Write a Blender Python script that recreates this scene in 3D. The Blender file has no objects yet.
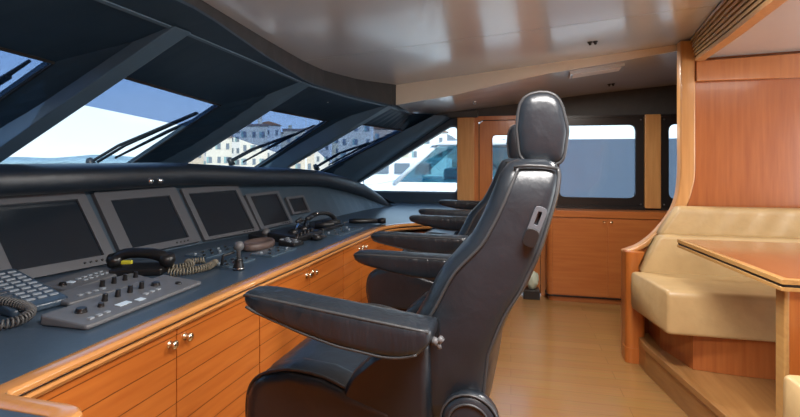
import bpy, bmesh, math, random
from mathutils import Vector, Matrix
random.seed(7)
R = math.radians
SC = bpy.context.scene
COL = SC.collection

# ------------------------------------------------------------------ materials
def mat(name, col, rough=.5, metal=0., spec=.5, coat=0., emit=None, es=1.):
    m = bpy.data.materials.new(name); m.use_nodes = True
    b = m.node_tree.nodes['Principled BSDF']
    b.inputs['Base Color'].default_value = (*col, 1)
    b.inputs['Roughness'].default_value = rough
    b.inputs['Metallic'].default_value = metal
    b.inputs['Specular IOR Level'].default_value = spec
    b.inputs['Coat Weight'].default_value = coat
    b.inputs['Coat Roughness'].default_value = .12
    if emit:
        b.inputs['Emission Color'].default_value = (*emit, 1); b.inputs['Emission Strength'].default_value = es
    return m

def nodes(m):
    nt = m.node_tree
    return nt, nt.nodes['Principled BSDF'], (lambda t, **k: new_node(nt, t, k)), nt.links.new

def new_node(nt, t, k):
    n = nt.nodes.new(t)
    for a, v in k.items():
        if a.startswith('i_'):
            n.inputs[a[2:].replace('_', ' ')].default_value = v
        else:
            setattr(n, a, v)
    return n

def add_noise_color(m, c2, scale=(1, 1, 1), ns=5., detail=4, lo=.35, hi=.65, bump=0., bscale=None, bdist=.002):
    """mix the base colour with c2 by noise in object space, optional bump"""
    nt, b, N, L = nodes(m)
    tc = N('ShaderNodeTexCoord'); mp = N('ShaderNodeMapping'); mp.inputs['Scale'].default_value = scale
    L(tc.outputs['Object'], mp.inputs['Vector'])
    nz = N('ShaderNodeTexNoise', i_Scale=ns, i_Detail=detail); L(mp.outputs[0], nz.inputs['Vector'])
    rp = N('ShaderNodeMapRange'); rp.inputs[1].default_value = lo; rp.inputs[2].default_value = hi
    L(nz.outputs['Fac'], rp.inputs[0])
    mx = N('ShaderNodeMix', data_type='RGBA')
    mx.inputs['A'].default_value = b.inputs['Base Color'].default_value
    mx.inputs['B'].default_value = (*c2, 1)
    L(rp.outputs[0], mx.inputs['Factor']); L(mx.outputs['Result'], b.inputs['Base Color'])
    if bump:
        nb = N('ShaderNodeTexNoise', i_Scale=bscale or ns * 8, i_Detail=3); L(tc.outputs['Object'], nb.inputs['Vector'])
        bp = N('ShaderNodeBump', i_Strength=bump, i_Distance=bdist); L(nb.outputs['Fac'], bp.inputs['Height'])
        L(bp.outputs[0], b.inputs['Normal'])
    return m

def wood(name, c1, c2, axis=0, rough=.3, coat=.35, groove=None, ns=3.):
    m = mat(name, c1, rough, coat=coat)
    s = [14, 14, 14]; s[axis] = .9
    add_noise_color(m, c2, tuple(s), ns, 5, .3, .7)
    if groove:                                    # routed V grooves repeating up the board
        nt, b, N, L = nodes(m)
        ax, pitch, off = groove
        tc = N('ShaderNodeTexCoord'); sx = N('ShaderNodeSeparateXYZ'); L(tc.outputs['Object'], sx.inputs[0])
        ad = N('ShaderNodeMath', operation='ADD'); ad.inputs[1].default_value = off + 50 * pitch; L(sx.outputs[ax], ad.inputs[0])
        dv = N('ShaderNodeMath', operation='MODULO'); dv.inputs[1].default_value = pitch; L(ad.outputs[0], dv.inputs[0])
        lt = N('ShaderNodeMath', operation='LESS_THAN'); lt.inputs[1].default_value = .0035; L(dv.outputs[0], lt.inputs[0])
        src = b.inputs['Base Color'].links[0].from_socket
        mx = N('ShaderNodeMix', data_type='RGBA'); L(src, mx.inputs['A'])
        mx.inputs['B'].default_value = (c1[0] * .3, c1[1] * .25, c1[2] * .25, 1)
        L(lt.outputs[0], mx.inputs['Factor']); L(mx.outputs['Result'], b.inputs['Base Color'])
    return m

def leather(name, col, rough, c2, wrinkle=0., wscale=(1, 1, 1)):
    m = mat(name, col, rough, spec=.6)
    nt, b, N, L = nodes(m)
    add_noise_color(m, c2, (1, 1, 1), 9, 4, .35, .7)
    tc = N('ShaderNodeTexCoord')
    vo = N('ShaderNodeTexNoise', i_Scale=320., i_Detail=2); L(tc.outputs['Object'], vo.inputs['Vector'])
    bp = N('ShaderNodeBump', i_Strength=.12, i_Distance=.001); L(vo.outputs['Fac'], bp.inputs['Height'])
    mp = N('ShaderNodeMapping'); mp.inputs['Scale'].default_value = wscale; mp.inputs['Rotation'].default_value = (0, R(-35) if wrinkle else 0, 0)
    L(tc.outputs['Object'], mp.inputs['Vector'])
    nz = N('ShaderNodeTexNoise', i_Scale=14., i_Detail=3, i_Distortion=.4); L(mp.outputs[0], nz.inputs['Vector'])
    b2 = N('ShaderNodeBump', i_Strength=.25 + wrinkle, i_Distance=.012); L(nz.outputs['Fac'], b2.inputs['Height'])
    L(bp.outputs[0], b2.inputs['Normal']); L(b2.outputs[0], b.inputs['Normal'])
    return m

M = {}
M['black_leather'] = leather('black_leather', (.010, .014, .019), .31, (.015, .020, .027))
M['arm_leather'] = leather('arm_leather', (.010, .014, .019), .31, (.015, .020, .027), .3, (1.6, 1, .45))
M['piping'] = mat('leather_piping', (.035, .037, .040), .4)
M['grey_plastic'] = mat('grey_plastic', (.10, .10, .105), .4)
M['dark_metal'] = mat('dark_metal', (.03, .03, .032), .35, .8)
M['chrome'] = mat('chrome', (.75, .74, .72), .14, 1.)
M['brass'] = mat('satin_nickel', (.75, .68, .52), .22, 1.)
M['cab_wood'] = wood('cabinet_cherry', (.43, .125, .020), (.35, .088, .013), 1, .32, .4, (2, .0755, .0))
M['cab_plain'] = wood('cherry_plain', (.50, .16, .03), (.40, .11, .02), 2, .32, .4)
M['far_wood'] = wood('far_cabinet_cherry', (.46, .155, .040), (.39, .115, .029), 0, .3, .4)
M['far_wood_v'] = wood('far_cherry_upright', (.50, .19, .055), (.42, .14, .04), 2, .3, .4)
M['red_wood'] = wood('panel_cherry', (.40, .125, .032), (.31, .085, .020), 2, .28, .5)
M['trim_wood'] = wood('trim_maple', (.60, .31, .11), (.50, .24, .08), 2, .3, .4)
M['edge_wood'] = wood('counter_edge_wood', (.52, .24, .075), (.45, .19, .055), 1, .2, .9)
M['table_wood'] = wood('table_cherry', (.31, .115, .038), (.24, .082, .028), 1, .16, .6)
M['table_edge'] = wood('table_edge_wood', (.50, .29, .10), (.42, .23, .08), 1, .25, .5)
M['step_wood'] = wood('step_oak', (.36, .18, .06), (.28, .13, .04), 1, .35, .3)
M['inlay'] = mat('black_inlay', (.01, .01, .01), .3)
M['counter'] = add_noise_color(mat('counter_laminate', (.040, .064, .096), .28), (.047, .074, .108), (1, 1, 1), 60, 3)  # blue window light mixed into the dark grey laminate colour
M['dash'] = add_noise_color(mat('dash_panel', (.040, .068, .098), .45), (.035, .060, .087), (1, 1, 1), 30, 3)  # sky-blue light spill tinted into the panel colour
M['cowl'] = leather('cowl_vinyl', (.010, .017, .027), .42, (.013, .021, .032))  # cowl colour tinted toward the windscreen's blue light
M['lining'] = add_noise_color(mat('dark_lining', (.015, .036, .062), .46), (.012, .030, .052), (1, 1, 1), 6, 3)  # blue light from the windscreen put into the lining colour
M['mullion'] = add_noise_color(mat('mullion_lining', (.072, .125, .180), .42), (.064, .112, .162), (1, 1, 1), 6, 3)  # grey lining coloured with the blue sky light falling on it
M['fascia'] = add_noise_color(mat('fascia_vinyl', (.028, .027, .028), .5), (.024, .023, .024), (1, 1, 1), 20, 3)
M['rim'] = mat('rim_strip', (.08, .13, .18), .3)  # blue edge highlight of the rim put into the strip's colour
M['frieze'] = add_noise_color(mat('frieze_vinyl', (.050, .052, .051), .55), (.042, .044, .044), (1, 1, 1), 12, 3)
M['ceiling'] = add_noise_color(mat('ceiling_panel', (.55, .575, .60), .26, spec=.6, coat=.5), (.53, .555, .58), (1, 1, 1), 2, 3, bump=.05, bscale=3., bdist=.02)
M['cream_paint'] = mat('cream_paint', (.74, .66, .54), .4)
M['seam'] = mat('seam_shadow_gap', (.10, .095, .09), .6)
M['cream_leather'] = leather('cream_leather', (.50, .345, .165), .40, (.44, .30, .14))
M['black_frame'] = mat('black_window_frame', (.012, .013, .014), .3)
M['bezel'] = mat('monitor_bezel', (.088, .094, .108), .42)
M['screen'] = mat('screen_glass', (.010, .016, .024), .14, spec=.6)  # slight blue of window reflections set into the screen colour
M['panel_grey'] = add_noise_color(mat('control_panel_grey', (.125, .13, .14), .4), (.11, .115, .125), (1, 1, 1), 20, 2)
M['black_plastic'] = mat('black_plastic', (.012, .012, .013), .3)
M['key_white'] = mat('key_white', (.30, .34, .38), .4)
M['led'] = mat('lcd_pale', (.55, .66, .75), .3)
M['yellow'] = mat('yellow_label', (.50, .46, .03), .5)
M['brown_pad'] = mat('brown_pad', (.12, .085, .075), .45)
M['cord'] = mat('cord_rubber', (.085, .085, .085), .5)
M['rope_cord'] = mat('cord_tan', (.17, .15, .11), .5)
M['shade'] = mat('window_shade_cloth', (.33, .37, .43), .8)
nt_, b_, N_, L_2 = nodes(M['shade'])
tr_ = N_('ShaderNodeBsdfTranslucent'); tr_.inputs[0].default_value = (.42, .45, .50, 1)
ms_ = N_('ShaderNodeMixShader'); ms_.inputs[0].default_value = .6
L_2(b_.outputs[0], ms_.inputs[1]); L_2(tr_.outputs[0], ms_.inputs[2]); L_2(ms_.outputs[0], nt_.nodes['Material Output'].inputs[0])
M['white_gel'] = mat('white_gelcoat', (.80, .81, .82), .25)
M['boat_glass'] = mat('boat_teal_glass', (.02, .10, .14), .1)
M['tint'] = None
M['louvre'] = wood('louvre_wood', (.60, .42, .21), (.52, .35, .17), 1, .35, .3)
M['lamp'] = mat('lamp_diffuser', (.78, .74, .68), .4)
M['lamp_on'] = mat('lamp_on', (.8, .8, .78), .4, emit=(1, .93, .82), es=2.5)
M['rubber'] = mat('wiper_rubber', (.012, .016, .02), .5)

# floor planks: run fore-aft
def floor_mat():
    m = mat('oak_floor', (.5, .3, .12), .24, coat=.25)
    nt, b, N, L = nodes(m)
    tc = N('ShaderNodeTexCoord')
    br = N('ShaderNodeTexBrick', i_Scale=1.)
    br.inputs['Brick Width'].default_value = 1.1; br.inputs['Row Height'].default_value = .125
    br.inputs['Mortar Size'].default_value = .0022; br.offset = .37
    br.inputs['Color1'].default_value = (.37, .195, .066, 1); br.inputs['Color2'].default_value = (.33, .17, .055, 1)
    br.inputs['Mortar'].default_value = (.26, .135, .047, 1)
    L(tc.outputs['Object'], br.inputs['Vector'])
    mp = N('ShaderNodeMapping'); mp.inputs['Scale'].default_value = (1.2, 22, 1); L(tc.outputs['Object'], mp.inputs['Vector'])
    nz = N('ShaderNodeTexNoise', i_Scale=3., i_Detail=5); L(mp.outputs[0], nz.inputs['Vector'])
    mx = N('ShaderNodeMix', data_type='RGBA', blend_type='MULTIPLY'); mx.inputs['Factor'].default_value = .35
    L(br.outputs['Color'], mx.inputs['A']); L(nz.outputs['Color'], mx.inputs['B'])
    hs = N('ShaderNodeHueSaturation', i_Saturation=1., i_Value=1.12); L(mx.outputs['Result'], hs.inputs['Color'])
    L(hs.outputs[0], b.inputs['Base Color'])
    return m
M['floor'] = floor_mat()

def glass(name, tint, refl=.05):
    m = bpy.data.materials.new(name); m.use_nodes = True
    nt = m.node_tree; nt.nodes.clear()
    o = nt.nodes.new('ShaderNodeOutputMaterial'); mx = nt.nodes.new('ShaderNodeMixShader')
    t = nt.nodes.new('ShaderNodeBsdfTransparent'); t.inputs[0].default_value = (*tint, 1)
    g = nt.nodes.new('ShaderNodeBsdfGlossy'); g.inputs['Roughness'].default_value = .02
    mx.inputs[0].default_value = refl
    nt.links.new(t.outputs[0], mx.inputs[1]); nt.links.new(g.outputs[0], mx.inputs[2]); nt.links.new(mx.outputs[0], o.inputs[0])
    return m
M['glass'] = glass('window_glass', (.66, .69, .71))
M['side_glass'] = glass('side_window_glass', (.72, .77, .80))
M['tint'] = glass('sun_band_tint', (.50, .58, .72))
M['teal_glass'] = glass('teal_window_glass', (.16, .38, .45), .14)

# ------------------------------------------------------------------ mesh helpers
class B:
    def __init__(s): s.bm = bmesh.new()
    def face(s, pts):
        return s.bm.faces.new([s.bm.verts.new(p) for p in pts])
    def box(s, lo, hi, mtx=None):
        r = bmesh.ops.create_cube(s.bm, size=1)
        c = [(lo[i] + hi[i]) / 2 for i in range(3)]; d = [hi[i] - lo[i] for i in range(3)]
        for v in r['verts']:
            v.co = Vector([c[i] + v.co[i] * d[i] for i in range(3)])
            if mtx: v.co = mtx @ v.co
        return s
    def loft(s, rings, closed=True, caps=True, loop=False):
        vs = [[s.bm.verts.new(p) for p in r] for r in rings]
        n = len(rings[0])
        pairs = list(zip(vs[:-1], vs[1:])) + ([(vs[-1], vs[0])] if loop else [])
        for a, b in pairs:
            for i in range(n if closed else n - 1):
                j = (i + 1) % n
                try: s.bm.faces.new((a[i], a[j], b[j], b[i]))
                except ValueError: pass
        if caps and closed and not loop:
            for r in (vs[0], vs[-1]):
                try: s.bm.faces.new(r)
                except ValueError: pass
        return s
    def tube(s, pts, r, n=8, closed=False):
        pts = [Vector(p) for p in pts]; rings = []
        up = Vector((0, 0, 1)); prev = None
        for i, p in enumerate(pts):
            a = pts[i - 1] if (i > 0 or closed) else p
            b = pts[(i + 1) % len(pts)] if (i < len(pts) - 1 or closed) else p
            d = (b - a).normalized()
            x = d.cross(prev if prev else (up if abs(d.z) < .9 else Vector((1, 0, 0))))
            if x.length < 1e-6: x = d.orthogonal()
            x.normalize(); y = x.cross(d).normalized(); prev = y
            rr = r[i] if isinstance(r, (list, tuple)) else r
            rings.append([p + x * rr * math.cos(t * 2 * math.pi / n) + y * rr * math.sin(t * 2 * math.pi / n) for t in range(n)])
        return s.loft(rings, True, not closed, closed)
    def lathe(s, prof, origin, axis=(0, 0, 1), n=20):
        ax = Vector(axis).normalized(); x = ax.orthogonal().normalized(); y = ax.cross(x); o = Vector(origin)
        rings = [[o + ax * h + (x * math.cos(t * 2 * math.pi / n) + y * math.sin(t * 2 * math.pi / n)) * max(r, 1e-4) for t in range(n)] for r, h in prof]
        return s.loft(rings)
    def plate(s, outer, holes, vec):
        """flat outline with holes (3D point lists) extruded along vec"""
        es = []
        for lp in [outer] + list(holes):
            vs = [s.bm.verts.new(p) for p in lp]
            es += [s.bm.edges.new((vs[i], vs[(i + 1) % len(vs)])) for i in range(len(vs))]
        g = bmesh.ops.triangle_fill(s.bm, use_beauty=True, use_dissolve=False, edges=es)
        fs = [f for f in g['geom'] if isinstance(f, bmesh.types.BMFace)]
        ex = bmesh.ops.extrude_face_region(s.bm, geom=fs)
        vec = Vector(vec)
        for v in ex['geom']:
            if isinstance(v, bmesh.types.BMVert): v.co += vec
        return s

BASE = {}
def new_obj(name, b, m, parent=None, base=None, smooth=False, bevel=0., seg=2, sub=0):
    off = Vector(BASE.get(parent.name, (0, 0, 0))) if parent else Vector(base or (0, 0, 0))
    bmesh.ops.remove_doubles(b.bm, verts=b.bm.verts, dist=1e-5)
    bmesh.ops.recalc_face_normals(b.bm, faces=b.bm.faces)
    for v in b.bm.verts: v.co -= off
    me = bpy.data.meshes.new(name); b.bm.to_mesh(me); b.bm.free()
    o = bpy.data.objects.new(name, me); COL.objects.link(o)
    me.materials.append(m)
    if parent: o.parent = parent; BASE[o.name] = tuple(off)
    else: o.location = off; BASE[o.name] = tuple(off)
    if bevel:
        md = o.modifiers.new('bevel', 'BEVEL'); md.width = bevel; md.segments = seg; md.limit_method = 'ANGLE'; md.angle_limit = R(40)
    if sub:
        md = o.modifiers.new('subsurf', 'SUBSURF'); md.levels = sub; md.render_levels = sub
    if smooth or bevel:
        for p in me.polygons: p.use_smooth = True
        if not smooth or bevel:
            try:
                md = o.modifiers.new('wn', 'WEIGHTED_NORMAL'); md.keep_sharp = True
            except Exception: pass
    return o

def tag(o, label, cat, group=None):
    o['label'] = label; o['category'] = cat
    if group: o['group'] = group
    return o
def thing(name, label, cat, loc=(0, 0, 0), group=None):
    o = bpy.data.objects.new(name, None); COL.objects.link(o); o.location = loc; o.empty_display_size = .05
    BASE[o.name] = tuple(loc)
    return tag(o, label, cat, group)
def single(name, b, m, label, cat, base=(0, 0, 0), group=None, **k):
    return tag(new_obj(name, b, m, None, base, **k), label, cat, group)
def struct(name, b, m, parent=None, **k):
    o = new_obj(name, b, m, parent, **k)
    if not parent: o['kind'] = 'structure'
    return o
def dup(root, loc, label=None):
    r = root.copy(); COL.objects.link(r); r.location = loc
    if label: r['label'] = label
    for ch in list(root.children):
        c = ch.copy(); COL.objects.link(c); c.parent = r
        for g in list(ch.children):
            d = g.copy(); COL.objects.link(d); d.parent = c
    return r
def lerp(a, b, t): return a + (b - a) * t
def interp(tab, y):
    if y <= tab[0][0]: return tab[0][1]
    for (a, u), (b, v) in zip(tab, tab[1:]):
        if y <= b: return u + (v - u) * (y - a) / (b - a)
    return tab[-1][1]
def smooth_path(pts, n=6):
    pts = [Vector(p) for p in pts]; out = []
    for i in range(len(pts) - 1):
        p0 = pts[max(i - 1, 0)]; p1 = pts[i]; p2 = pts[i + 1]; p3 = pts[min(i + 2, len(pts) - 1)]
        for k in range(n):
            t = k / n
            out.append(.5 * ((2 * p1) + (p2 - p0) * t + (2 * p0 - 5 * p1 + 4 * p2 - p3) * t * t + (3 * p1 - p0 - 3 * p2 + p3) * t ** 3))
    out.append(pts[-1]); return out
def round_poly(pts, r, n=5):
    """round the corners of a 2D polygon"""
    out = []; N = len(pts)
    for i in range(N):
        p = Vector(pts[i]).to_2d(); a = Vector(pts[i - 1]).to_2d(); b = Vector(pts[(i + 1) % N]).to_2d()
        rr = r[i] if isinstance(r, (list, tuple)) else r
        if rr <= 0: out.append(tuple(p)); continue
        da = (a - p).normalized(); db = (b - p).normalized()
        ang = da.angle(db); d = min(rr / math.tan(ang / 2), (a - p).length * .49, (b - p).length * .49)
        s, e = p + da * d, p + db * d
        for k in range(n + 1):
            t = k / n; out.append(tuple((1 - t) ** 2 * s + 2 * t * (1 - t) * p + t * t * e))
    return out
def rect(x0, z0, x1, z1): return [(x0, z0), (x1, z0), (x1, z1), (x0, z1)]
def xz(poly, y): return [(p[0], y, p[1]) for p in poly]
def superring(cx, cy, a, b, n=24, p=4., fn=None):
    out = []
    for k in range(n):
        t = 2 * math.pi * (k + .5) / n; c, s = math.cos(t), math.sin(t)
        u = cx + a * math.copysign(abs(c) ** (2 / p), c); v = cy + b * math.copysign(abs(s) ** (2 / p), s)
        out.append(fn(u, v) if fn else (u, v))
    return out

# ------------------------------------------------------------------ key curves (metres; x aft, y athwart, z up)
RIM = [(-.6, -1.47, 2.085), (1.2, -1.468, 2.083), (1.95, -1.466, 2.081), (2.6, -1.445, 2.055), (3.2, -1.415, 2.023), (3.75, -1.29, 1.997), (4.3, -1.078, 1.971), (4.9, -1.04, 1.968), (5.5, -1.031, 1.966)]
CEDGE = [(-.6, -1.28), (1.8, -1.275), (2.4, -1.33), (3.0, -1.375), (3.4, -1.375), (3.9, -1.27), (4.39, -1.04)]
SILL = [(-.6, -2.78, 1.358), (1.95, -2.78, 1.358), (3.4, -2.766, 1.335), (4.5, -2.42, 1.272), (5.3, -2.06, 1.12), (5.5, -1.98, 1.05)]
FAS = [(-.6, -1.29, 2.125), (1.8, -1.287, 2.12), (2.5, -1.375, 2.082), (3.2, -1.408, 2.032), (3.75, -1.28, 2.006), (4.3, -1.072, 1.982), (4.5, -1.05, 1.98)]
def rim(y): return Vector((interp([(a, b) for a, b, c in RIM], y), y, interp([(a, c) for a, b, c in RIM], y)))
def sill(y): return Vector((interp([(a, b) for a, b, c in SILL], y), y, interp([(a, c) for a, b, c in SILL], y)))
def fas(y): return Vector((interp([(a, b) for a, b, c in FAS], y), y, interp([(a, c) for a, b, c in FAS], y)))
def cedge(y): return interp(CEDGE, y)
def upz(x): return 2.27 + .08 * x

# ------------------------------------------------------------------ setting: floor, walls, ceiling
b = B(); b.box((-2.7, -.7, -.08), (4.2, 5.6, 0)); struct('floor', b, M['floor'])
# side wall with the quarter window, the door and two windows cut out
qwin = round_poly([(-.600, 1.108), (-.600, 1.855), (-.68, 1.855), (-1.93, 1.108)], [.05, .05, .06, .05])
door_hole = rect(-.362, .0, .345, 1.93)
w7_hole = rect(.45, .99, 1.35, 1.925); w8_hole = rect(1.525, .99, 2.40, 1.925)
b = B(); b.plate(xz([(-2.7, 0.0), (-.362, 0), (-.362, 1.93), (.345, 1.93), (.345, 0), (4.2, 0), (4.2, 2.6), (-1.0, 2.6), (-1.0, 2.0), (-2.06, 1.02), (-2.7, .98)], 5.5),
                 [xz(qwin, 5.5), xz(w7_hole, 5.5), xz(w8_hole, 5.5)], (0, .07, 0))
struct('wall_starboard', b, M['frieze'])
b = B(); b.plate(xz([(-2.1, .9), (-.592, .9), (-.592, 2.2), (-.98, 2.2), (-.98, 1.99), (-2.04, 1.02)], 5.485), [xz(qwin, 5.485)], (0, .016, 0))
struct('trim_1', b, M['lining'])
b = B(); b.plate(xz(round_poly([(-.585, 1.093), (-.585, 1.872), (-.675, 1.872), (-1.98, 1.093)], [.06, .06, .07, .05]), 5.478), [xz(qwin, 5.478)], (0, .02, 0))
w5 = struct('window_5', b, M['mullion'])
b = B(); b.plate(xz(qwin, 5.53), [], (0, .006, 0)); struct('pane', b, M['side_glass'], w5)
b = B(); b.box((-2.7, -.7, 0), (4.2, -.62, 2.6)); struct('wall_port', b, M['red_wood'])
# unseen aft wall; wide unglazed opening sized to let daylight in
b = B(); b.plate([(4.2, -.7, 0), (4.2, 5.57, 0), (4.2, 5.57, 2.7), (4.2, -.7, 2.7)], [[(4.2, -.4, .2), (4.2, 3.7, .2), (4.2, 3.7, 2.15), (4.2, -.4, 2.15)]], (.08, 0, 0))
struct('wall_aft', b, M['red_wood'])
b = B(); b.box((4.4, -3, -.1), (12, 8, .0)); struct('aft_bounce_deck', b, mat('bounce_paint', (.70, .67, .60), .7))  # unseen pale deck added to bounce sunlight up to the ceiling
# front wall under the windscreen
b = B(); ys = [-.7 + i * .2 for i in range(32)]
ys = [y for y in ys if y < 5.5] + [5.5]
b.loft([[sill(y) + Vector((-.10, 0, -.06)), Vector((sill(y).x - .10, y, 0)), Vector((sill(y).x - .04, y, 0)), sill(y) + Vector((-.04, 0, -.06))] for y in ys])
struct('wall_front', b, M['lining'])

# upper ceiling: two panels with a narrow shadow gap
def louvre_low(y): return interp([(-.7, .78), (0, .865), (2.54, 1.16), (3.14, 1.237), (3.9, 1.311)], y)
def louvre_top(y): return interp([(-.7, .68), (0, .77), (2.94, 1.117), (3.85, 1.272), (4.1, 1.31)], y)
STEP = [(-1.04, 4.39), (-.52, 4.33), (.08, 4.25), (.70, 4.17), (1.31, 4.06), (1.9, 3.97), (4.2, 3.6)]
def step_y(x): return interp(STEP, x)
def ceil_panel(y0, y1, name, toend=False):
    b = B(); rows = []
    n = 12
    for i in range(n + 1):
        row_b, row_t = [], []
        t = i / n
        for k in range(13):
            u = k / 12
            y = lerp(y0, y1, t)
            x0, x1 = cedge(min(y, 4.39)), louvre_top(y)
            x = lerp(x0, x1, u)
            if toend:
                y = lerp(y0, step_y(x), t)
                x0 = cedge(min(y, 4.39)); x = lerp(x0, x1, u)
                if t > .999: y = step_y(x)
            row_b.append((x, y, upz(x)))
        rows.append(row_b)
    b.loft(rows, closed=False, caps=False)
    g = bmesh.ops.extrude_face_region(b.bm, geom=list(b.bm.faces))
    for v in g['geom']:
        if isinstance(v, bmesh.types.BMVert): v.co.z += .03
    return struct(name, b, M['ceiling'])
ceil_panel(-.65, 3.026, 'ceiling')
ceil_panel(3.033, 4.2, 'ceiling_forward', True)
b = B(); b.box((-1.3, 3.0, 0), (1.2, 3.06, .01), Matrix.Translation((0, 0, 2.298)) @ Matrix.Rotation(-math.atan(.08), 4, 'Y')); struct('ceiling_seam', b, M['seam'])
# roof slab above everything
b = B(); b.plate([(-1.30, -.7, 2.72), (4.28, -.7, 2.72), (4.28, 5.57, 2.72), (-1.10, 5.57, 2.72), (-1.10, 4.3, 2.72), (-1.40, 3.4, 2.72)], [], (0, 0, .06)); struct('roof', b, M['fascia'])
# lower ceiling beyond the step
LOWX = [-1.05, -.53, -.09, .30, .70, 1.29, 1.75, 2.6, 4.2]
ZS = [2.003, 2.065, 2.150, 2.215, 2.262, 2.332, 2.37, 2.42, 2.50]
ZW = [1.967, 2.031, 2.085, 2.130, 2.174, 2.228, 2.266, 2.33, 2.42]
b = B(); rows = []
for i, x in enumerate(LOWX):
    ysx = step_y(x)
    rows.append([(x, lerp(ysx, 5.5, t), lerp(ZS[i], ZW[i], t)) for t in (0, .25, .5, .75, 1)])
b.loft(rows, closed=False, caps=False)
g = bmesh.ops.extrude_face_region(b.bm, geom=list(b.bm.faces))
for v in g['geom']:
    if isinstance(v, bmesh.types.BMVert): v.co.z += .025
struct('ceiling_lower', b, M['ceiling'])
# cream riser of the ceiling step
b = B(); rows = []
for i, x in enumerate(LOWX[:7]):
    y = step_y(x); zu = max(upz(x), ZS[i] + .035)
    rows.append([(x, y - .012, zu + .03), (x, y - .012, ZS[i] - .004), (x, y + .012, ZS[i] - .004), (x, y + .012, zu + .03)])
b.loft(rows); struct('trim_2', b, M['cream_paint'])
# fascia dropping from the ceiling edge to the rim, rim strip
yy = [-.65 + .15 * i for i in range(34)]; yy = [y for y in yy if y < 4.38] + [4.38, 4.44]
b = B(); rows = []
for y in yy:
    r = fas(y); x = cedge(y)
    rows.append([(x, y, upz(x) + .02), (r.x, y, r.z), (r.x - .02, y, r.z), (x - .03, y, upz(x) + .03)])
b.loft(rows); struct('fascia', b, M['fascia'])
b = B(); b.loft([[fas(y) + Vector((.004, 0, 0)), fas(y) + Vector((.004, 0, .012)), rim(y) + Vector((-.02, 0, .02)), rim(y) + Vector((-.012, 0, .0))] for y in yy]); struct('header_ledge', b, M['lining'])
b = B(); b.loft([[rim(y) + Vector((-.03, 0, -.01)), rim(y) + Vector((-.05, 0, -.01)), Vector((-1.14, y, 2.5)), Vector((-1.11, y, 2.5))] for y in (4.30, 4.6, 4.9, 5.2, 5.5)]); struct('header_side', b, M['fascia'])
b = B(); rr = [rim(y) for y in ([-.65 + .15 * i for i in range(41)] + [5.48])]
rows = [[p + Vector((.004, 0, .004)), p + Vector((.004, 0, -.002)), p + Vector((-.014, 0, -.007)), p + Vector((-.014, 0, .004))] for p in smooth_path(rr, 2)]
b.loft(rows); struct('trim_3', b, M['rim'])

# windscreen: each bay is a frame with an opening, set outboard of the mullions
V = Vector
# (opening corners TL, TR, BR, BL), outer frame corners (rim left, rim right, sill right, sill left)
OUTN = V((-.058, 0, .105))
bays = {
 2: ([(-1.976, 2.02, 1.932), (-1.972, 2.974, 1.869), (-2.694, 3.002, 1.475), (-2.77, 2.02, 1.485)], 1.9, 3.22, 1.9, 3.36),
 3: ([(-1.92, 3.30, 1.895), (-1.665, 4.221, 1.846), (-2.489, 4.443, 1.419), (-2.80, 3.46, 1.452)], 3.2, 4.26, 3.4, 4.48),
 4: ([(-1.48, 4.44, 1.840), (-1.134, 5.058, 1.797), (-2.023, 5.129, 1.375), (-2.40, 4.60, 1.385)], 4.3, 5.30, 4.5, 5.36),
}
w1 = ([(-1.965, .62, 1.985), (-2.009, 1.755, 1.932), (-2.66, 1.742, 1.580), (-2.68, .62, 1.575)], .5, 1.9, .5, 1.9)
w0 = ([(-2.03, -.55, 1.935), (-2.03, .40, 1.932), (-2.66, .40, 1.580), (-2.68, -.55, 1.575)], -.65, .5, -.65, .5)
bays[1] = w1; bays[6] = w0
hdr = {}
for k in (1, 2, 3, 4, 6):
    op, rl, rr_, sl, sr = bays[k]
    op = [V(p) for p in op]
    op[2] += (op[2] - op[1]).normalized() * .14; op[3] += (op[3] - op[0]).normalized() * .14
    if k == 4:
        A_r = rim(5.3); A_s = sill(5.3)
    else:
        A_r = rim(rr_); A_s = sill(sr)
    outer = [rim(rl), A_r, A_s + OUTN * .5, sill(sl) + OUTN * .5]
    # subdivide the top edge so that it follows the rim
    b = B()
    n = 8
    O, I = [], []
    for e in range(4):
        for t in range(n):
            u = t / n
            if e == 0:
                o_ = rim(lerp(rl, rr_ if k != 4 else 5.3, u)) + V((-.015, 0, .0))
            else: o_ = outer[e].lerp(outer[(e + 1) % 4], u)
            O.append(o_); I.append(op[e].lerp(op[(e + 1) % 4], u))
    nrm = (op[1] - op[0]).cross(op[3] - op[0]).normalized()
    if nrm.z < 0: nrm = -nrm
    # bay lining: inner ring, small reveal outwards at the opening
    b.loft([[o + nrm * .03 for o in O], O, I, [i + nrm * .03 for i in I]], closed=True, caps=False, loop=True)
    fr = struct('window_%d' % k, b, M['lining'])
    ctr = sum(op, V()) / 4
    b = B(); q = [p + (p - ctr) * .02 + nrm * .012 for p in op]
    b.plate(q, [], nrm * .006); struct('pane', b, M['glass'], fr)
    # darker sun band along the head of the pane
    f = {2: (.285, .33), 3: (.36, .62), 4: (.45, .8), 1: (.4, .4), 6: (.3, .3)}[k]
    b = B(); qb = [q[0], q[1], q[1].lerp(q[2], f[1]), q[0].lerp(q[3], f[0])]
    b.plate([p - nrm * .006 for p in qb], [], nrm * .003); struct('sun_band', b, M['tint'], fr)
    # rubber gasket round the opening
    b = B(); b.tube([i - nrm * .002 for i in I], .009, 6, True); struct('gasket', b, M['black_frame'], fr)

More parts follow.
